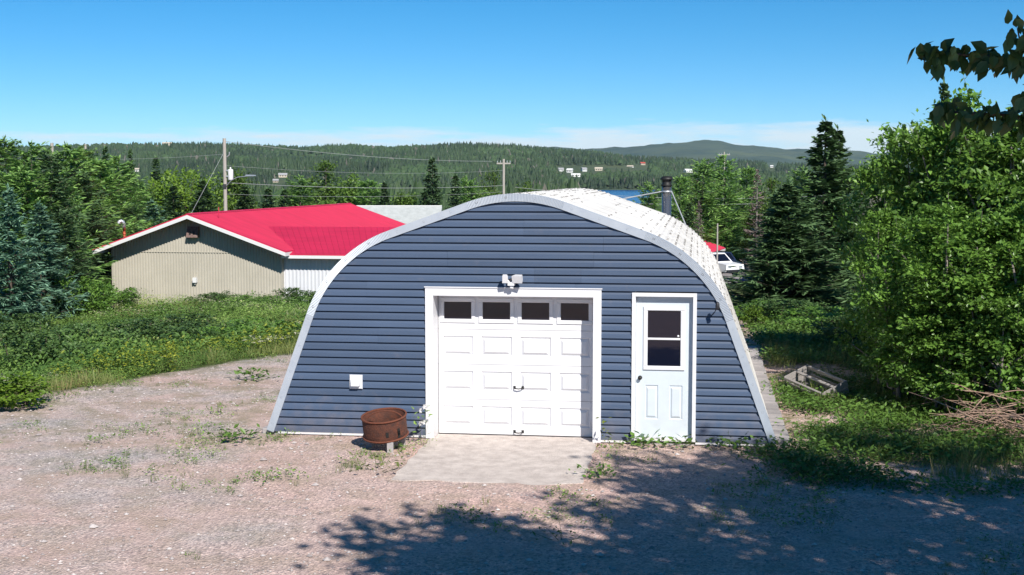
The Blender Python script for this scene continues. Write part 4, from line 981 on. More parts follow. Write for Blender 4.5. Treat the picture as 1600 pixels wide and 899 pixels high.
HS = [('white house at the left of the group across the bay', 876, 268, 1500, 10, 8, 4.5, 'house_white', 'house_grey_roof', .2),
      ('white house with a dark gable in the middle of the village across the bay', 890, 270, 1460, 11, 8, 5.5, 'house_white', 'house_white', -.3),
      ('long low white shed nearest the water across the bay', 899, 276, 1400, 16, 7, 3.2, 'house_white', 'house_white', .1),
      ('white house at the right of the village across the bay', 912, 268, 1500, 10, 8, 5, 'house_white', 'house_grey_roof', .4),
      ('beige house next to the bare field across the bay', 935, 267, 1560, 15, 9, 4, 'house_beige', 'house_beige', -.1),
      ('white house above the green meadow across the bay', 984, 263, 1600, 14, 8, 4, 'house_white', 'house_beige', -.5),
      ('red roofed house on the slope across the bay', 1003, 258, 1620, 12, 9, 4, 'house_beige', 'house_red_roof', .3),
      ('pale grey roofed house in the trees right of the chimney', 1074, 270, 1500, 17, 12, 4, 'house_white', 'house_white', .5),
      ('small white house far right in the far trees', 1204, 262, 1500, 8, 6, 4, 'house_white', 'house_white', 0),
      ('beige house with a grey roof among the trees right of the street light', 443, 277, 1500, 15, 10, 4, 'house_beige', 'house_grey_roof', .2),
      ('small beige building just below the beige house at left', 432, 285, 1500, 9, 8, 3, 'house_beige', 'house_grey_roof', .1),
      ('tiny pale house in the gap of the trees at left', 216, 268, 1500, 9, 7, 4, 'house_white', 'house_beige', 0),
      ('long tan house on the hill top at left', 264, 227, 2350, 26, 10, 4, 'house_beige', 'house_beige', 0)]
for a in HS: house(*a)
# meadow and bare field round the village: sheets lying on the hillside
M['meadow'] = mat('meadow', (0.13, 0.22, 0.045), 0.95, var=(0.09, 0.17, 0.04), scale=0.05)
M['bare_field'] = mat('bare_field', (0.34, 0.26, 0.16), 0.95, var=(0.28, 0.23, 0.13), scale=0.05)
def patch(name, c0, c1, Ya, Yb, m):
    g = grid_mesh(name, np.linspace(0, 1, 20), np.linspace(0, 1, 20), lambda U, W: U * 0, M[m])
    co = np.empty(400 * 3, dtype=np.float32); g.vertices.foreach_get('co', co); co = co.reshape(-1, 3)
    Yv = Ya + (Yb - Ya) * co[:, 1]; Xv = (c0 + (c1 - c0) * co[:, 0] - 800) / FPX * Yv
    co[:, 0], co[:, 1] = Xv, Yv; co[:, 2] = hill1(Xv, Yv) + 1.6
    g.vertices.foreach_set('co', co.ravel()); g.update(); tag(link(name, g), kind='structure')
patch('meadow', 938, 985, 1400, 1530, 'meadow'); patch('bare_field', 918, 990, 1535, 1640, 'bare_field')
# ---------------------------------------------------------------- vegetation generators (numpy)
def unit(v): return v / np.maximum(np.linalg.norm(v, axis=-1, keepdims=True), 1e-9)
def leaf_quads(P, D_, Nn, L, W, fold=0.25):
    """folded diamond leaves: base P, direction D, normal N, length L, width W -> (V,F)"""
    D_ = unit(D_); S = unit(np.cross(D_, Nn)); Nn = np.cross(S, D_)
    L = np.asarray(L)[:, None]; W = np.asarray(W)[:, None]
    mid = P + D_ * L * 0.45
    V = np.stack([P, mid + S * W * .5 + Nn * W * fold, P + D_ * L, mid - S * W * .5 + Nn * W * fold], 1).reshape(-1, 3)
    i = np.arange(len(P)) * 4
    F = np.concatenate([np.stack([i, i + 1, i + 2], -1), np.stack([i, i + 2, i + 3], -1)])
    return V, F
def strips(P, D_, L, W, Nn):
    """flat tapering needle sprays: 2 triangles"""
    return leaf_quads(P, D_, Nn, L, W, 0.05)
class Foliage:
    def __init__(s): s.V = []; s.F = []; s.T = []; s.o = 0
    def add(s, V, F, tint):
        s.V.append(V); s.F.append(F + s.o); s.T.append(np.repeat(tint, len(V) // len(tint))); s.o += len(V)
    def mesh(s, name, m): return np_mesh(name, np.concatenate(s.V), np.concatenate(s.F), m, attrs={'tint': np.concatenate(s.T)})

def make_conifer(seed, h, rad, whorl_gap, per, twigs, m, droop=.25, upturn=.15, wid=.10, ragged=.3, bare=0.06, power=.85, bark='bark', lean=0.0, gaps=0.12):
    r_ = np.random.default_rng(seed); fo = Foliage(); tb = MB()
    nz_ = 9
    tb.tube([(lean * (k / nz_) ** 2 * h * .1, 0, h * .985 * k / nz_) for k in range(nz_ + 1)], [max(.012, .018 * h * (1 - k / nz_) + .01) for k in range(nz_ + 1)], 7)
    z = h * bare
    while z < h * .985:
        f = 1 - z / h; Rb = rad * (f ** power) * min(1, .55 + (z / h) * 4) + .05 * h * .1
        n = max(4, int(per * (0.7 + .5 * f) * r_.uniform(.8, 1.15)))
        a0 = r_.uniform(0, 6.28)
        for k in range(n):
            if r_.random() < gaps: continue
            a = a0 + 6.283 * k / n + r_.normal(0, .22); Lb = Rb * r_.uniform(1 - ragged, 1 + ragged * .6); zz0 = z + r_.normal(0, whorl_gap * .3)
            d = np.array([math.cos(a), math.sin(a), 0.0]); side = np.array([-math.sin(a), math.cos(a), 0.0])
            nt = max(4, int(twigs * (.35 + .65 * Lb / rad)))
            t = np.sort(r_.uniform(.08, 1.0, nt)); lift = (.25 * (z / h))
            path = lambda t: np.array([lean * (z / h) ** 2 * h * .1, 0, zz0])[None] + d[None] * (Lb * t)[:, None] + np.array([0, 0, 1.0])[None] * (Lb * (-droop * t + (upturn + droop * .55) * t * t + lift * t))[:, None]
            P = path(t); sg = np.where(r_.random(nt) < .5, -1.0, 1.0)
            tl = Lb * .42 * (1.08 - t) + .12 * Lb * r_.random(nt) + .045 * h * .35
            D_ = d[None] * r_.uniform(.45, 1.0, nt)[:, None] + side[None] * (sg * r_.uniform(.25, .9, nt))[:, None] + np.array([0, 0, 1.])[None] * r_.normal(.02, .22, nt)[:, None]
            Nn = np.array([0, 0, 1.])[None] + r_.normal(0, .35, (nt, 3))
            V, F = strips(P, D_, tl, wid * r_.uniform(.8, 1.5, nt) * (0.55 + .6 * tl / (Lb * .42 + 1e-3)), Nn)
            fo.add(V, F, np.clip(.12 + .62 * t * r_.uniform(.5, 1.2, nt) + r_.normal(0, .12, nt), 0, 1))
            if Lb > rad * .45:
                q = path(np.array([0, .5, .9])); tb.tube([tuple(x) for x in q], [.012 * Lb + .006, .007 * Lb + .004, .004], 4, cap=False)
        z += whorl_gap * (.55 + .6 * f) * r_.uniform(.8, 1.2)
    nt = 14; t = np.linspace(.95, 1.0, nt); P = np.stack([0 * t + lean * h * .1 * t ** 2, 0 * t, t * h], -1)
    a = r_.uniform(0, 6.28, nt); V, F = strips(P, np.stack([np.cos(a) * .5, np.sin(a) * .5, 0 * a + .9], -1), np.full(nt, .035 * h), np.full(nt, wid * .8), r_.normal(0, 1, (nt, 3)))
    fo.add(V, F, np.full(nt, .6))
    return tb.mesh('trunk', M[bark]), fo.mesh('crown', m)

def make_broadleaf(seed, h, rx, ry, z0, nclump, per, leaf, m, limbs=14, clump_r=.16, bark='bark', top_bias=0.0, flat=.75, shoots=0, stems=1, upright=.35, profile=None):
    """clumps of leaves through the crown's volume, carried on limbs"""
    r_ = np.random.default_rng(seed); fo = Foliage(); tb = MB()
    cz = (h + z0) / 2; hz_ = (h - z0) / 2
    u = unit(r_.normal(0, 1, (nclump, 3))); rad = r_.random(nclump) ** .45
    lump = .78 + .44 * vnoise(u[:, 0] * 2.2 + 9, u[:, 2] * 2.2 + seed, seed)
    C_ = u * (rad * lump)[:, None] * np.array([rx, ry, hz_])[None] + np.array([0, 0, cz])[None]
    if profile is not None:
        zt = np.clip((C_[:, 2] - z0) / (h - z0), 0, 1); C_[:, :2] *= profile(zt)[:, None]
    cr = clump_r * h * r_.uniform(.6, 1.35, nclump)
    base = [Vector((r_.uniform(-.12, .12) * rx * (stems > 1) * 3, r_.uniform(-.12, .12) * ry * (stems > 1) * 3, -.15)) for _ in range(stems)]
    for b in base:
        tp = Vector((b.x * 1.8, b.y * 1.8, z0 + (h - z0) * r_.uniform(.6, .85))); md = b.lerp(tp, .5) + Vector((r_.normal(0, .05) * rx, r_.normal(0, .05) * ry, 0)); R0 = .02 * h / stems ** .5 + .01
        tb.tube([b, md, tp], [R0, R0 * .65, R0 * .15], 7)
    for k in r_.choice(nclump, min(limbs, nclump), replace=False):
        c = Vector(C_[k]); b = base[k % stems]; st = Vector((b.x * 1.3, b.y * 1.3, max(.1, min(c.z * .55, z0 + .4 * (h - z0))))); md = st.lerp(c, .5) + Vector((0, 0, -.06 * h * r_.random()))
        tb.tube([st, md, c], [.009 * h, .006 * h, .002 * h], 5, cap=False)
    N = nclump * per; idx = np.repeat(np.arange(nclump), per)
    g = r_.normal(0, .5, (N, 3)) * np.array([1, 1, flat])[None]
    P = C_[idx] + g * cr[idx][:, None]
    if shoots:
        k = r_.choice(N, shoots * 14); 
        for q in range(shoots):
            c = C_[r_.integers(nclump)]; o = unit((c - np.array([0, 0, cz]))[None])[0]; dr = unit((o * .8 + np.array([0, 0, .9]) + r_.normal(0, .25, 3))[None])[0]
            s0 = c + o * clump_r * h * .3; L = r_.uniform(.05, .13) * h; t = np.linspace(0, 1, 14)
            P[k[q * 14:(q + 1) * 14]] = s0[None] + dr[None] * (t * L)[:, None]
            tb.tube([tuple(s0), tuple(s0 + dr * L)], [.006, .003], 4, cap=False)
    out = unit(P - np.array([0, 0, cz * .7])[None])
    D_ = unit(out * .5 + r_.normal(0, .7, (N, 3)) + np.array([0, 0, -.25])[None])
    Nn = unit(np.array([0, 0, 1.])[None] * upright + out * .45 + np.array(TO_SUN)[None] * .2 + r_.normal(0, .42, (N, 3)))
    L = leaf * r_.uniform(.65, 1.3, N)
    V, F = leaf_quads(P, D_, Nn, L, L * r_.uniform(.5, .72, N), .12)
    fo.add(V, F, np.clip(r_.beta(2, 2, N) * .8 + .25 * (r_.random(nclump)[idx] - .4), 0, 1))
    return tb.mesh('trunk', M[bark]), fo.mesh('crown', m)

PROTO = {}
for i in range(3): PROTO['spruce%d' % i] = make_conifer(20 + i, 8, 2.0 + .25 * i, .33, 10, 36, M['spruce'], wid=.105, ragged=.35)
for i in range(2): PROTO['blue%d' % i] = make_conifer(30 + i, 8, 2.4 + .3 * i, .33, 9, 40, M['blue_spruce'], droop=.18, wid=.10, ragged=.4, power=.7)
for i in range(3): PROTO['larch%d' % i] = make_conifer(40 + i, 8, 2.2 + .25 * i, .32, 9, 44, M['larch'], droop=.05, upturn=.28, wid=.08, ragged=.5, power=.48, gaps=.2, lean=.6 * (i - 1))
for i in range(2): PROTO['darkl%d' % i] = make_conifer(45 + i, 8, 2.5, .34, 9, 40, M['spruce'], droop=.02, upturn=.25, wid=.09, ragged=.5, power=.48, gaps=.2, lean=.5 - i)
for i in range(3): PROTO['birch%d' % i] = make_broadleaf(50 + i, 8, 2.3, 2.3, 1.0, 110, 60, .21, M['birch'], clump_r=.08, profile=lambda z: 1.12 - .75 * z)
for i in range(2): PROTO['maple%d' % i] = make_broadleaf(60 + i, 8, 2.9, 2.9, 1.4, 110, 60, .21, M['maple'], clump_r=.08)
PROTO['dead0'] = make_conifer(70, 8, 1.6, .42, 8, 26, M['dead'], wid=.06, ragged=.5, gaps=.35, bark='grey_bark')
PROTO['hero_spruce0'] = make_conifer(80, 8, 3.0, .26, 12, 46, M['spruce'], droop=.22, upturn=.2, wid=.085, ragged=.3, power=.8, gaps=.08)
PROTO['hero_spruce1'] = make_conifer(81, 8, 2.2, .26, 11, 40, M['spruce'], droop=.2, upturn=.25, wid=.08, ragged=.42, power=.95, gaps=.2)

def plant(name, label, cat, proto, x, y, h, wid=1.0, rot=None, group=None, zoff=0.0, base=8.0):
    t = thing(name, label, cat, (x, y, hzf(x, y) + zoff), random.uniform(0, 6.28) if rot is None else rot, group)
    s = h / base; t.scale = (s * wid, s * wid, s)
    tr, cw = PROTO[proto]; link('trunk', tr, t); link('crown', cw, t); return t
NAMES = {'s': 'spruce_tree', 'b': 'spruce_tree', 'l': 'larch_tree', 'd': 'fir_tree', 'r': 'birch_tree', 'm': 'maple_tree', 'x': 'dead_tree', 'h': 'spruce_tree'}
def row(items, group):
    for kind, px, top, Y, w, label in items:
        x = px_x(px, Y); h = px_z(top, Y) - hzf(x, Y)
        nm = {'spruce': 'spruce_tree', 'blue': 'spruce_tree', 'larch': 'larch_tree', 'darkl': 'fir_tree', 'birch': 'birch_tree', 'maple': 'maple_tree', 'dead': 'dead_tree', 'hero_spruce': 'spruce_tree'}[kind[:-1]]
        plant(nm, label, 'tree', kind, x, Y, h, w, group=group)
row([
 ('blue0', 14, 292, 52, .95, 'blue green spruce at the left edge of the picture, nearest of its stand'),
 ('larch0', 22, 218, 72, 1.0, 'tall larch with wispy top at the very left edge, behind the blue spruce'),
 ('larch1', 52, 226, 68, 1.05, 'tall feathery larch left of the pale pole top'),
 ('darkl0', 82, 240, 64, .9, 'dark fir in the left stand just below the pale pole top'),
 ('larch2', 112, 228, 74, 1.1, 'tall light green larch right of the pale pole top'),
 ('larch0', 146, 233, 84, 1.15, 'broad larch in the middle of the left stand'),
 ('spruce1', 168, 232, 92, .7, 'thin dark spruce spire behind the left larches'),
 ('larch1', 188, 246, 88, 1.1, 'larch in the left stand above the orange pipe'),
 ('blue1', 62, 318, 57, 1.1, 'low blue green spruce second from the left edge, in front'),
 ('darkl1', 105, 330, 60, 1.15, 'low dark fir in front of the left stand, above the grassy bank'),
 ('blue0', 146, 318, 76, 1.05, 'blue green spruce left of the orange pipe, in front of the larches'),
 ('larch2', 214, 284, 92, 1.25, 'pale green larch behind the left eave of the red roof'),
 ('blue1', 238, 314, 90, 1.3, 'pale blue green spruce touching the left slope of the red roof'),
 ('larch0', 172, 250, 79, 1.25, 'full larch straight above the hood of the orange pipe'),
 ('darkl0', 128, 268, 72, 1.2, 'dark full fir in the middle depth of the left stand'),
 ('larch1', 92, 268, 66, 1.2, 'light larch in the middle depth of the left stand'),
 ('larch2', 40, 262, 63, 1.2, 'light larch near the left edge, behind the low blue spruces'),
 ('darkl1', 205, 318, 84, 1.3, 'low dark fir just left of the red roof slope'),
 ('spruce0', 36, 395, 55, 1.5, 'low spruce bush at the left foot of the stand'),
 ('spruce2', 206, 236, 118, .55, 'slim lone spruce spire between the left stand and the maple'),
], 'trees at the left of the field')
row([
 ('spruce0', 246, 246, 112, .75, 'narrow spruce at the left side of the bright green maple'),
 ('maple0', 288, 249, 108, 1.05, 'round bright yellow green maple behind the red roof'),
 ('spruce1', 272, 292, 100, 1.3, 'dark spruce in front of the bright maple'),
 ('spruce2', 318, 284, 104, 1.35, 'dark spruce right of the bright maple'),
 ('birch0', 372, 253, 118, .9, 'light green birch right behind the tall utility pole'),
 ('spruce0', 384, 292, 103, 1.45, 'broad low spruce under the street light'),
 ('spruce1', 420, 296, 102, 1.4, 'broad low spruce right of the street light'),
 ('spruce2', 445, 298, 108, 1.2, 'small dark spruce in the row behind the red ridge'),
 ('larch1', 470, 276, 116, 1.2, 'green larch left of the pale topped birch thicket'),
 ('birch1', 508, 258, 122, 1.2, 'tall leafy birch topped with grey bare twigs'),
 ('birch2', 545, 272, 118, 1.2, 'leafy birch right of the twig topped birch'),
 ('larch0', 578, 282, 114, 1.2, 'light green larch above the ridge end of the red roof'),
 ('spruce0', 602, 286, 112, 1.0, 'dark spruce above the left end of the grey roof'),
 ('birch0', 636, 292, 116, 1.25, 'leafy birch above the middle of the grey roof'),
 ('spruce1', 676, 249, 112, .95, 'tall spruce with a thick crow nest top left of the hut crown'),
 ('spruce2', 664, 300, 106, 1.3, 'low dark spruce in front of the tall spruce left of the crown'),
 ('spruce0', 712, 275, 118, 1.0, 'dark spruce right of the tall spruce, left of the crown'),
 ('larch2', 738, 277, 122, 1.0, 'light larch left of the crossarm pole'),
 ('birch1', 768, 272, 126, .8, 'slim birch touching the left side of the crossarm pole'),
 ('birch2', 818, 284, 128, 1.0, 'low birch right of the crossarm pole above the hut crown'),
 ('birch0', 455, 288, 128, 1.0, 'hidden leafy birch behind the larch right of the street light'),
], 'trees behind the red roof')
row([
 ('larch1', 1012, 286, 108, .9, 'green larch left of the chimney'),
 ('larch0', 1058, 276, 112, .95, 'light green larch right behind the chimney'),
 ('larch2', 1094, 250, 122, .95, 'tall yellow green larch right of the chimney'),
 ('larch1', 1132, 244, 124, .95, 'tallest larch right of the chimney, under the distant pole'),
 ('larch0', 1160, 262, 128, 1.0, 'larch left of the dead grey tree'),
 ('dead0', 1182, 268, 116, .9, 'dead grey tree with rusty twigs between the larches'),
 ('birch1', 1204, 284, 118, 1.0, 'light green birch right of the dead tree'),
 ('spruce0', 1076, 318, 104, 1.2, 'dark spruce behind the right shoulder of the hut'),
 ('dead0', 1092, 316, 100, .8, 'short bare grey tree behind the right shoulder of the hut'),
 ('spruce2', 1122, 306, 128, 1.4, 'broad dark spruce behind the thin service pole'),
 ('spruce1', 1160, 312, 126, 1.3, 'broad dark spruce above the parked cars'),
 ('birch2', 1185, 322, 120, 1.2, 'leafy birch above the parking lot'),
 ('spruce0', 1212, 300, 96, 1.2, 'dark spruce at the left shoulder of the big double topped spruce'),
 ('larch2', 1250, 262, 132, 1.0, 'pale larch in the gap left of the double topped spruce'),
 ('spruce1', 1345, 268, 60, 1.0, 'spruce hidden behind the alders right of the double topped spruce'),
], 'trees right of the chimney')
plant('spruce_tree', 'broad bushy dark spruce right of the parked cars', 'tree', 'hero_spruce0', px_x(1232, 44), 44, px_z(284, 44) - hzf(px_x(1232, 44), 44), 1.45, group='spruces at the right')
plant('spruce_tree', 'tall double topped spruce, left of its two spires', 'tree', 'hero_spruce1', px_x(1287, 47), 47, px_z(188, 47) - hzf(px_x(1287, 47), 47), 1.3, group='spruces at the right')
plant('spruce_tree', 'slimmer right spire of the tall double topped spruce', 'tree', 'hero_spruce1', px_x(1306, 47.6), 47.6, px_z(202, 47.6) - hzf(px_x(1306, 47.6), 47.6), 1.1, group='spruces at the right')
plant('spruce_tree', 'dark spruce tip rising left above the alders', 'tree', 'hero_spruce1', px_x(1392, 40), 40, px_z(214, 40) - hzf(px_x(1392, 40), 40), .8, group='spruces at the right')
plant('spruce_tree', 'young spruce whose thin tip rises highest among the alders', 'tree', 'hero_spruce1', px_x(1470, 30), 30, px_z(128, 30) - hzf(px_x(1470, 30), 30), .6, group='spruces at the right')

# the alder thicket on the right, near enough to show single leaves
PROTO['alder0'] = make_broadleaf(90, 5.5, 1.5, 1.5, .05, 165, 150, .118, M['alder'], limbs=40, clump_r=.058, bark='grey_bark', shoots=22, stems=4, upright=.5)
PROTO['alder1'] = make_broadleaf(91, 5.5, 1.45, 1.45, .0, 165, 150, .118, M['alder'], limbs=40, clump_r=.06, bark='grey_bark', shoots=26, stems=5, upright=.5)
AL = [('alder0', 1408, 225, 27.0, .85, 'slender alder at the left end of the thicket with loose top shoots'),
      ('alder1', 1462, 205, 25.0, 1.0, 'leafy alder second from the left in the thicket'),
      ('alder0', 1515, 138, 25.5, 1.0, 'tallest alder of the thicket, below the overhanging branch'),
      ('alder1', 1585, 175, 23.5, 1.15, 'wide alder at the right edge of the picture'),
      ('alder0', 1660, 150, 24.5, 1.2, 'alder cut by the right edge of the picture'),
      ('alder1', 1402, 340, 24.3, .75, 'low alder at the front left foot of the thicket'),
      ('alder0', 1450, 350, 22.6, .9, 'low leafy alder in front, above the grass strip'),
      ('alder1', 1520, 330, 21.9, 1.1, 'low leafy alder in front, behind the brush pile'),
      ('alder1', 1480, 420, 21.6, 1.0, 'lowest leafy alder at the front of the thicket, above the grass strip'),
      ('alder0', 1560, 430, 20.9, 1.0, 'lowest leafy alder just behind the brush pile'),
      ('alder0', 1610, 300, 20.9, 1.0, 'low alder at the right edge above the brush pile')]
for kind, px, top, Y, w, label in AL:
    x = px_x(px, Y); h = px_z(top, Y) - hzf(x, Y); plant('alder_tree', label, 'tree', kind, x, Y, h, w * 5.5 / max(h, 2.4) * (.62 if h < 3 else .8) if h < 3.8 else w, group='alders at the right', base=5.5)

# shrubs
PROTO['shrub0'] = make_broadleaf(95, 1.6, 1.0, 1.0, .02, 60, 60, .085, M['shrub'], limbs=10, clump_r=.12, stems=3)
PROTO['shrub1'] = make_broadleaf(96, 1.6, 1.1, 1.0, .0, 60, 60, .085, M['alder'], limbs=10, clump_r=.12, stems=3)
PROTO['bright_shrub'] = make_broadleaf(97, 1.6, 1.0, 1.0, .0, 50, 40, .13, M['maple'], limbs=10, clump_r=.12, stems=3)
SHR = [('shrub0', 462, 450, 66, 1.7, 'round dark green shrub at the corner of the white wing'),
       ('shrub0', 493, 455, 66.5, 1.3, 'smaller dark shrub right of the round one, beside the hut edge'),
       ('shrub0', 335, 456, 66.5, 1.7, 'low wide shrub against the middle of the tan wall'),
       ('shrub1', 400, 462, 66, 1.7, 'low green shrub against the right part of the tan wall'),
       ('shrub0', 195, 452, 66, 1.2, 'small shrub at the left corner of the tan wall'),
       ('shrub1', 150, 440, 60, 2.0, 'wide light green shrub on the bank below the left spruces'),
       ('shrub1', 95, 425, 58, 2.0, 'green shrub on the bank at the foot of the left stand'),
       ('bright_shrub', 8, 583, 22.3, 1.0, 'bright green leafy shrub at the left edge of the gravel'),
       ('shrub0', 70, 520, 33, 1.7, 'dark green bush standing in the weeds at left'),
       ('shrub0', 318, 518, 33.5, 1.1, 'dark brownish bush in the weeds at the rim of the gravel'),
       ('shrub0', 140, 505, 38, 1.8, 'dark low bush in the field left of centre, behind the goldenrod'),
       ('shrub0', 235, 498, 42, 2.2, 'blue green low thicket in the middle of the field'),
       ('shrub0', 300, 492, 44, 2.0, 'dark thicket in the field below the tan wall'),
       ('shrub1', 395, 500, 40, 1.8, 'green thicket in the field near the hut edge'),
       ('shrub0', 30, 490, 42, 2.0, 'dark thicket in the field at the left edge'),
       ('shrub1', 440, 525, 34, 1.1, 'light bush at the rim of the gravel beside the hut'),
       ('shrub1', 1195, 490, 37, 1.2, 'tangled shrub behind the right side of the hut'),
       ('shrub0', 1240, 478, 36, 1.35, 'dense shrub below the big spruce'),
       ('shrub1', 1290, 482, 34, 1.25, 'green shrub between the spruce and the alders'),
       ('shrub0', 1335, 490, 31, 1.2, 'dark shrub at the foot of the alders, behind the crate'),
       ('bright_shrub', 1178, 492, 34.5, .5, 'small yellow green bush right beside the hut wall')]
for kind, px, top, Y, w, label in SHR:
    x = px_x(px, Y); h = max(.6, px_z(top, Y) - hzf(x, Y)); plant('shrub', label, 'shrub', kind, x, Y, h, w * 1.6 / h * .8, group='shrubs', base=1.6)

# the tree beside the camera: its crown shades the drive, two of its branches hang into view
def overhang():
    r_ = np.random.default_rng(5); t = thing('poplar_tree', 'tree reaching two dark leafy branches in from the top right corner', 'tree', (6.2, 4.2, 0))
    base = np.array([6.2, 4.2, 0.0]); tb = MB()
    tb.tube([(0, 0, -.2), (-.05, .1, 2.5), (-.1, .1, 5.0), (-.2, .3, 8.6)], [.20, .16, .12, .03], 10); 
    fo = Foliage()
    # crown clumps, in world metres
    blobs = [((4.6, 4.3, 7.3), (2.9, 2.2, 1.7), 88), ((7.0, 4.2, 7.6), (2.8, 2.6, 2.0), 82), ((3.1, 5.0, 7.6), (1.6, 1.2, .9), 26), ((6.5, 7.2, 7.4), (1.9, 1.7, 1.4), 38), ((5.0, 2.2, 7.4), (2.6, 2.0, 1.6), 60), ((8.8, 6.2, 6.8), (2.2, 2.2, 2.0), 48), ((6.4, 8.5, 7.4), (1.9, 1.5, 1.0), 26)]
    for c, rr, n in blobs:
        u = unit(r_.normal(0, 1, (n, 3))) * (r_.random(n) ** .4)[:, None] * np.array(rr)[None] + np.array(c)[None] - base[None]
        k = np.repeat(np.arange(n), 95); P = u[k] + r_.normal(0, .24, (len(k), 3))
        # keep the view clear: nothing of the crown below the frame's upper edge in front of the camera
        Wp = P + base[None]; vis = (np.abs(Wp[:, 0]) < Wp[:, 1] * .42 + .2) & (Wp[:, 2] < CAM_H + Wp[:, 1] * .150 + .25)
        P = P[~vis]; N_ = len(P); D_ = unit(r_.normal(0, 1, (N_, 3)) + np.array([0, 0, -.4])[None]); Nn = unit(np.array([0, 0, 1.])[None] * .6 + r_.normal(0, .5, (N_, 3)))
        L = .17 * r_.uniform(.7, 1.3, N_); V, F = leaf_quads(P, D_, Nn, L, L * .7, .1); fo.add(V, F, r_.random(N_))
        for q in r_.choice(n, 6, replace=False):
            a = Vector((-.1, .2, r_.uniform(3.8, 6.5))); e = Vector(u[q]); tb.tube([a, a.lerp(e, .5) + Vector((0, 0, .2)), e], [.05, .035, .01], 5, cap=False)
    def hang(pts, dens, seed, big=.070):
        pts = [np.array(p, float) for p in pts]; rr = np.random.default_rng(seed)
        tb.tube([tuple(p - base) for p in pts], [.016 - .013 * i / (len(pts) - 1) for i in range(len(pts))], 6)
        P, D_, L = [], [], []
        for i in range(len(pts) - 1):
            for k in range(dens):
                s = rr.random(); p = pts[i] * (1 - s) + pts[i + 1] * s
                off = rr.normal(0, .025, 3); P.append(p + off - base); dd = np.array([rr.normal(-.15, .45), rr.normal(0, .45), -1.0 + rr.normal(0, .45)]) if rr.random() < .72 else rr.normal(0, 1, 3)
                D_.append(dd); L.append(big * rr.uniform(.6, 1.25))
        P, D_, L = np.array(P), np.array(D_), np.array(L); Nn = unit(np.array([0, -.7, .5])[None] + rr.normal(0, .45, (len(P), 3)))
        # broad pointed leaves: six-sided
        D_ = unit(D_); S = unit(np.cross(D_, Nn)); Nn = np.cross(S, D_); W = (L * rr.uniform(.55, .78, len(L)))[:, None]; L = L[:, None]
        V = np.stack([P, P + D_ * L * .22 + S * W * .42 + Nn * W * .10, P + D_ * L * .5 + S * W * .46 + Nn * W * .08, P + D_ * L, P + D_ * L * .5 - S * W * .46 + Nn * W * .08, P + D_ * L * .22 - S * W * .42 + Nn * W * .10], 1).reshape(-1, 3)
        i6 = np.arange(len(P)) * 6
        F = np.concatenate([np.stack([i6, i6 + 1, i6 + 2], -1), np.stack([i6, i6 + 2, i6 + 3], -1), np.stack([i6, i6 + 3, i6 + 4], -1), np.stack([i6, i6 + 4, i6 + 5], -1)])
        fo.add(V, F, rr.random(len(P)) * .8)
    Yb = 5.6
    W_ = lambda px, py, Y: (px_x(px, Y), Y, px_z(py, Y))
    hang([(6.1, 4.3, 3.6), (3.4, 4.9, 4.35), W_(1720, 118, 5.3), W_(1640, 100, 5.4), W_(1590, 102, 5.5), W_(1540, 92, 5.6), W_(1490, 88, 5.65), W_(1455, 90, 5.7), W_(1441, 82, 5.7)], 26, 1)
    hang([(6.1, 4.3, 4.2), (3.2, 4.8, 4.6), W_(1660, 60, 5.2), W_(1610, 62, 5.3), W_(1585, 70, 5.3), W_(1580, 48, 5.3)], 15, 4)
    hang([(6.1, 4.3, 3.0), (3.4, 4.8, 3.9), W_(1700, 205, 5.2), W_(1620, 190, 5.4), W_(1560, 180, 5.5), W_(1500, 178, 5.6), W_(1462, 172, 5.7)], 30, 2)
    hang([(6.1, 4.3, 3.3), (3.4, 4.8, 4.1), W_(1690, 150, 5.2), W_(1620, 135, 5.3), W_(1592, 150, 5.35)], 16, 3)
    tm = tb.mesh('trunk', M['bark']); link('trunk', tm, t); link('crown', fo.mesh('crown', M['overhang']), t)
overhang()
# a second tree further right throws the dappled shade over the weeds
PROTO['shade'] = make_broadleaf(98, 9.0, 3.3, 2.4, 3.6, 105, 90, .17, M['overhang'], limbs=30, clump_r=.07)
t = thing('poplar_tree', 'tall leafy tree beyond the right edge, shading the weeds', 'tree', (9.2, 8.9, 0.0), .0); 
link('trunk', PROTO['shade'][0], t); link('crown', PROTO['shade'][1], t)

M['pale_bloom'] = leaf_mat('pale_blossoms', (0.30, 0.32, 0.16), (0.58, 0.56, 0.42), .6, .3)
# ---------------------------------------------------------------- low plants (uncountable): herbs, grass, ground cover
def tuft(seed, n, h, spread, w, up=.8, leafy=False):
    r_ = np.random.default_rng(seed); a = r_.uniform(0, 6.28, n)
    if leafy:
        P = np.stack([r_.normal(0, spread * .5, n), r_.normal(0, spread * .5, n), h * r_.random(n) ** .8], -1)
        D_ = np.stack([np.cos(a), np.sin(a), r_.normal(.1, .4, n)], -1); Nn = np.stack([r_.normal(0, .4, n), r_.normal(0, .4, n), np.ones(n)], -1)
        return leaf_quads(P, D_, Nn, w * 2.0 * r_.uniform(.6, 1.3, n), w * r_.uniform(.7, 1.2, n), .12)
    P = np.stack([r_.normal(0, spread * .35, n), r_.normal(0, spread * .35, n), np.zeros(n)], -1)
    D_ = np.stack([np.cos(a) * (1 - up), np.sin(a) * (1 - up), np.full(n, up)], -1)
    return leaf_quads(P, D_, r_.normal(0, 1, (n, 3)), h * r_.uniform(.5, 1.1, n), np.full(n, w), .05)
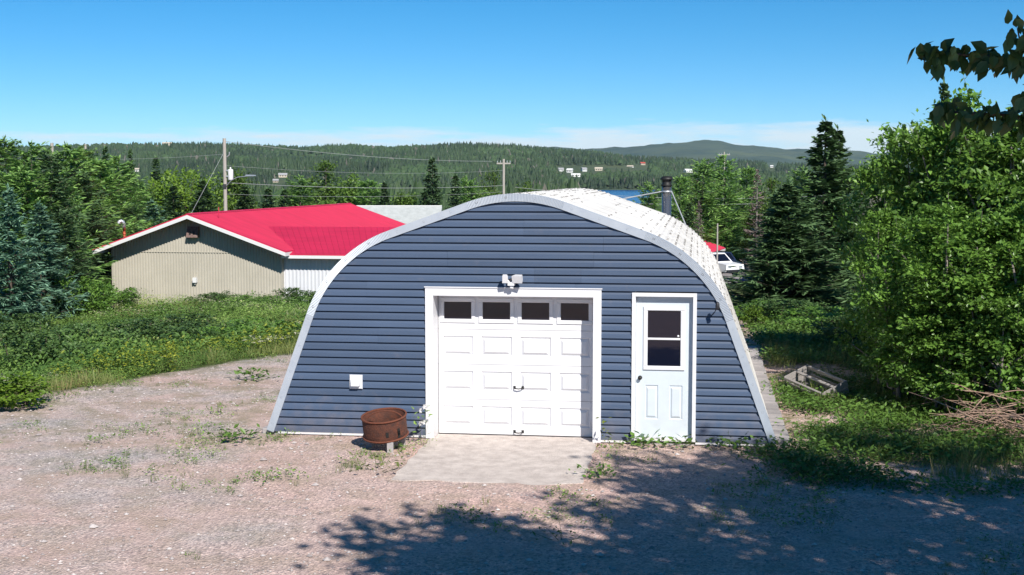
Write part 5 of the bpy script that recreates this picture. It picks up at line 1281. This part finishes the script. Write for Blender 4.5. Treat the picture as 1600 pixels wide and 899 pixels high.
def scatter(name, label, cat, X, Y, templates, size, m, seed, zoff=-.01, tintf=None, parent=None):
    r_ = np.random.default_rng(seed); fo = Foliage(); q = r_.integers(len(templates), size=len(X))
    for k, (tv, tf) in enumerate(templates):
        s_ = q == k; N_ = int(s_.sum())
        if not N_: continue
        sc = size[s_] * r_.uniform(.7, 1.25, N_); V, F = stamp(tv, tf, np.stack([X[s_], Y[s_], hz(X[s_], Y[s_]) + zoff], -1), np.stack([sc, sc, sc * r_.uniform(.75, 1.25, N_)], -1), r_.uniform(0, 6.28, N_))
        base_t = tintf(X[s_], Y[s_]) if tintf else r_.random(N_) * .7
        tt = np.repeat(base_t, len(tv) // 4) + r_.normal(0, .14, N_ * (len(tv) // 4)); fo.add(V, F, np.clip(tt, 0, 1))
    return tag(link(name, fo.mesh(name, m)), label, cat, kind='stuff')
def fan(n, Y0, Y1, c0, c1, seed, p=1.0):
    """points in the picture's fan between two distances"""
    r_ = np.random.default_rng(seed); Y = (Y0 ** p + (Y1 ** p - Y0 ** p) * r_.random(n)) ** (1 / p)
    return (r_.uniform(c0, c1, n) - 800) / FPX * Y, Y
HERB = [tuft(100 + i, 40, .60, .45, .05, leafy=True) for i in range(6)]
LOWH = [tuft(110 + i, 34, .15, .36, .034, leafy=True) for i in range(5)]
BLADE = [tuft(120 + i, 18, .42, .26, .012, .60 + .06 * i) for i in range(5)]
SPIKE = [tuft(130 + i, 22, .75, .16, .06, leafy=True) for i in range(4)]
X, Y = fan(15000, 22.5, 76, -200, 520, 1, .7); s = edge_s(X, Y); k = (s > .1) & ~((Y > 69) & (X > -22))
d = np.clip(Y[k] / 30, .8, 1.25) * np.clip(1.15 - (Y[k] - 40) / 70, .62, 1.0) * .80; dens = fbm(X[k] * .25, Y[k] * .25, 61)
scatter('field_herbs', 'dense green weeds and wildflowers filling the field behind the gravel', 'weeds', X[k], Y[k], HERB, d * (.12 + 1.55 * np.clip(dens * 1.5 - .25, 0, 1)) * np.clip(.4 + s[k] / 6, .4, 1), M['field'], 2, tintf=lambda x, y: np.clip(2.6 * fbm(x * .28, y * .16, 71) - .78 + .4 * (vnoise(x * 3, y * 3, 5) - .5), 0, 1))
X, Y = fan(8000, 22.5, 66, -200, 520, 3, .8); s = edge_s(X, Y); k = (s > -.5 + 1.4 * vnoise(X * 1.3, Y * 1.3, 4)) & (fbm(X * .3, Y * .3, 81) > .42)
scatter('tall_grass', 'straw and green grass blades in the field and along its rim', 'grass', X[k], Y[k], BLADE, np.sqrt(np.clip(Y[k] / 26, .7, 2)) * .8, M['grass'], 4, tintf=lambda x, y: np.clip(.15 + 1.7 * (fbm(x * .25, y * .2, 105) - .25), 0, 1))
X, Y = fan(1300, 23.5, 36, 40, 520, 5); s = edge_s(X, Y); k = (s > .4) & (s < 4) & (fbm(X * .5, Y * .5, 83) > .42)
scatter('goldenrod', 'yellow green goldenrod along the rim of the gravel', 'weeds', X[k], Y[k], SPIKE, np.full(k.sum(), .72), M['golden'], 6)
X, Y = fan(2600, 24, 68, -160, 500, 15, .8); s = edge_s(X, Y); k = (s > .6) & (fbm(X * .3, Y * .2, 101) > .5) & ~((Y > 68) & (X > -22))
UMB = [tuft(150 + i, 14, .12, .26, .05, leafy=True) for i in range(3)]
scatter('field_blossoms', 'pale blossom heads dotted through the field', 'flowers', X[k], Y[k], UMB, np.sqrt(np.clip(Y[k] / 30, .6, 3)), M['pale_bloom'], 16, zoff=.30)
# right of the hut: creeping ground cover and grass
r_ = np.random.default_rng(7); X = r_.uniform(3.4, 12, 9500); Y = r_.uniform(15.8, 35, 9500)
rho = fbm(X * .7, Y * .7, 91); k = (rho > .42 - .09 * ((Y > 18.6) & (X < 7.5)) * (vnoise(X * 1.6, Y * 1.6, 7) > .42) - .02 * np.clip(Y - 22, 0, 6) + .10 * np.clip((18.6 - Y) / 1.5, 0, 2)) & (Y > 15.9 + .3 * np.maximum(0, 7 - X) + 1.6 * (fbm(X * 1.3, Y * .4, 99) - .5)) & ~((X < 6.9) & (X > 4.6) & (Y > 25.2) & (Y < 27.6)) & ((X > 4.15 + (Y - 19) * .137) | (Y < 18.7))
scatter('ground_cover', 'low creeping green leaves covering the ground right of the hut', 'ground cover', X[k], Y[k], LOWH, r_.uniform(.6, 1.3, k.sum()), M['cover'], 8, tintf=lambda x, y: np.clip(1.5 * fbm(x * .8, y * .8, 93) - .3, 0, 1))
X = r_.uniform(4.0, 11, 2600); Y = r_.uniform(16.5, 34, 2600); k = (fbm(X * .5, Y * .5, 95) > .45) & (X > 4.2 + (Y - 19) * .137)
scatter('grass_tufts', 'green grass tufts in the weeds right of the hut', 'grass', X[k], Y[k], BLADE, r_.uniform(.3, .9, k.sum()), M['grass'], 9, tintf=lambda x, y: np.clip(.1 + .75 * vnoise(x * .9, y * .9, 12), 0, 1))
# sparse weeds and grass on the gravel
X = r_.uniform(-9, 8, 5200); Y = r_.uniform(12.6, 30, 5200); s = edge_s(X, Y)
loc_x = (X - HUT.x) * math.cos(TH) - (Y - HUT.y) * math.sin(TH); loc_y = (X - HUT.x) * math.sin(TH) + (Y - HUT.y) * math.cos(TH)
inside = (np.abs(loc_x) < 3.95) & (loc_y > -.03) & (loc_y < 10.6); apron = (np.abs(loc_x) < 1.3) & (loc_y > -2.85) & (loc_y < .2)
rho = fbm(X * .6, Y * .6, 97); k = (s < .2) & ~inside & ~apron & (rho > np.where(Y > 16.8, .50, np.where(X > .5, .53, .61))) & (r_.random(5200) < .5)
scatter('yard_weeds', 'sparse small weeds dotted over the gravel', 'weeds', X[k], Y[k], LOWH, r_.uniform(.25, .75, k.sum()), M['field'], 10)
k = (s < .3) & ~inside & ~apron & (rho > np.where(Y > 16.5, .48, np.where(X > .5, .52, .60))) & (r_.random(5200) < .6)
scatter('yard_grass', 'short dry grass tufts dotted over the gravel', 'grass', X[k], Y[k], BLADE, r_.uniform(.12, .36, k.sum()), M['grass'], 11)
# pebbles
Nst = 15000; X = r_.uniform(-9.5, 7, Nst); Y = 12.4 + 17.5 * r_.random(Nst) ** 1.2; s = edge_s(X, Y)
loc_x = (X - HUT.x) * math.cos(TH) - (Y - HUT.y) * math.sin(TH); loc_y = (X - HUT.x) * math.sin(TH) + (Y - HUT.y) * math.cos(TH)
k = (s < .1) & ~((np.abs(loc_x) < 3.95) & (loc_y > -.02)) & ~((np.abs(loc_x) < 1.3) & (loc_y > -2.85) & (loc_y < .2)); X, Y = X[k], Y[k]
ov = np.array([(1, 0, 0), (.3, .9, 0), (-.8, .6, 0), (-.8, -.6, 0), (.3, -.9, 0), (0.1, 0, .8), (0, 0, -.5)], float); of = np.array([(0, 1, 5), (1, 2, 5), (2, 3, 5), (3, 4, 5), (4, 0, 5), (1, 0, 6), (2, 1, 6), (3, 2, 6), (4, 3, 6), (0, 4, 6)])
sz = np.clip(r_.lognormal(-4.35, .5, len(X)), .005, .06); V, F = stamp(ov, of, np.stack([X, Y, hz(X, Y) + .2 * sz], -1), np.stack([sz, sz * r_.uniform(.6, 1, len(X)), sz * .7], -1), r_.uniform(0, 6.28, len(X)))
M['pebble'] = leaf_mat('pebbles', (0.22, 0.19, 0.185), (0.52, 0.47, 0.45), .9, 0.0)
tag(link('gravel_stones', np_mesh('gravel_stones', V, F, M['pebble'], attrs={'tint': np.repeat(r_.random(len(X)), 7)})), 'loose pale stones scattered over the gravel drive', 'gravel', kind='stuff')

# single plants one can point at
def herb(name, label, x, y, proto, s, m, grp=None, z=None):
    tv, tf = proto; t = thing(name, label, 'plant', (x, y, hzf(x, y) if z is None else z), random.uniform(0, 6), grp); t.scale = (s, s, s)
    n_ = len(tv) // 4; link('leaves', np_mesh('leaves', tv, tf, m, attrs={'tint': np.repeat(rng.random(n_) * .8, 4)}), t)
    mb = MB()
    for k in range(5):
        p = tv[(k * 7 % n_) * 4]; mb.tube([(p[0] * .2, p[1] * .2, -.02), tuple(p)], [.003, .0015], 4, cap=False)
    link('stem', mb.mesh('stem', m), t); return t
BROAD = [tuft(140 + i, 60, .22, .42, .075, leafy=True) for i in range(3)]
herb('weed_clump', 'bright green weed at the left front corner of the hut', -4.05, 19.55, BROAD[0], .8, M['cover'])
herb('weed_clump', 'round leafed green plant under the entry door, left one', *hutp(1.85, -.22, 0)[:2], BROAD[1], .8, M['cover'])
herb('weed_clump', 'round leafed green plant under the entry door, right one', *hutp(2.38, -.2, 0)[:2], BROAD[2], .7, M['cover'])
herb('weed_clump', 'tall green weed at the right corner of the garage door', *hutp(1.32, -.32, 0)[:2], SPIKE[0], .62, M['golden'])
herb('weed_clump', 'small green plant at the right front corner of the concrete apron', *hutp(1.36, -2.2, 0)[:2], BROAD[1], .6, M['cover'])
herb('weed_clump', 'low weed patch right of the entry door', *hutp(3.1, -.25, 0)[:2], BROAD[0], .75, M['cover'])
herb('weed_clump', 'brownish moss clump left of the apron', *hutp(-1.55, -2.25, 0)[:2], LOWH[0], 1.3, M['grass'])
herb('weed_clump', 'dark moss clump in the tree shade in front of the apron', .55, 14.1, LOWH[2], 1.0, M['shrub'])
herb('weed_clump', 'sparse tall weed standing alone on the left gravel', px_x(176, 24.0), 23.8, SPIKE[1], .45, M['field'])
herb('weed_clump', 'green weed on the gravel close to the hut\'s left wall', px_x(392, 25.5), 25.5, BROAD[2], .85, M['cover'])
fw = herb('wildflower', 'weed with white blossoms growing beside the fire pit', -1.30, 19.18, SPIKE[2], .75, M['field'])
mb = MB(); r2 = random.Random(9)
for k in range(7):
    c = Vector((r2.uniform(-.08, .1), r2.uniform(-.1, .05), r2.choice((.42, .45, .68, .72, .76))))
    for j in range(6):
        a = j * 1.047; d = Vector((math.cos(a), -.3, math.sin(a))); s_ = d.cross(Vector((0, 1, 0))).normalized() * .02
        mb.add([c, c + d * .03 + s_, c + d * .06, c + d * .03 - s_], [(0, 1, 2, 3)])
link('blossom', mb.mesh('blossom', M['flower']), fw)
# ---------------------------------------------------------------- air between here and the far hills
hm_ = bpy.data.materials.new('haze'); hm_.use_nodes = True
hn, hl_ = hm_.node_tree.nodes, hm_.node_tree.links
hn.remove(hn['Principled BSDF'])
pv = hn.new('ShaderNodeVolumePrincipled'); pv.inputs['Color'].default_value = (0.60, 0.82, 1.0, 1); pv.inputs['Density'].default_value = 3.2e-5; pv.inputs['Anisotropy'].default_value = 0.0
hl_.new(pv.outputs[0], hn['Material Output'].inputs['Volume'])
hb = MB(); hb.box(-7300, 7300, -800, 9700, -140, 240); tag(hb.build('haze', hm_), 'thin blue air between the yard and the far hills', 'haze', kind='stuff')
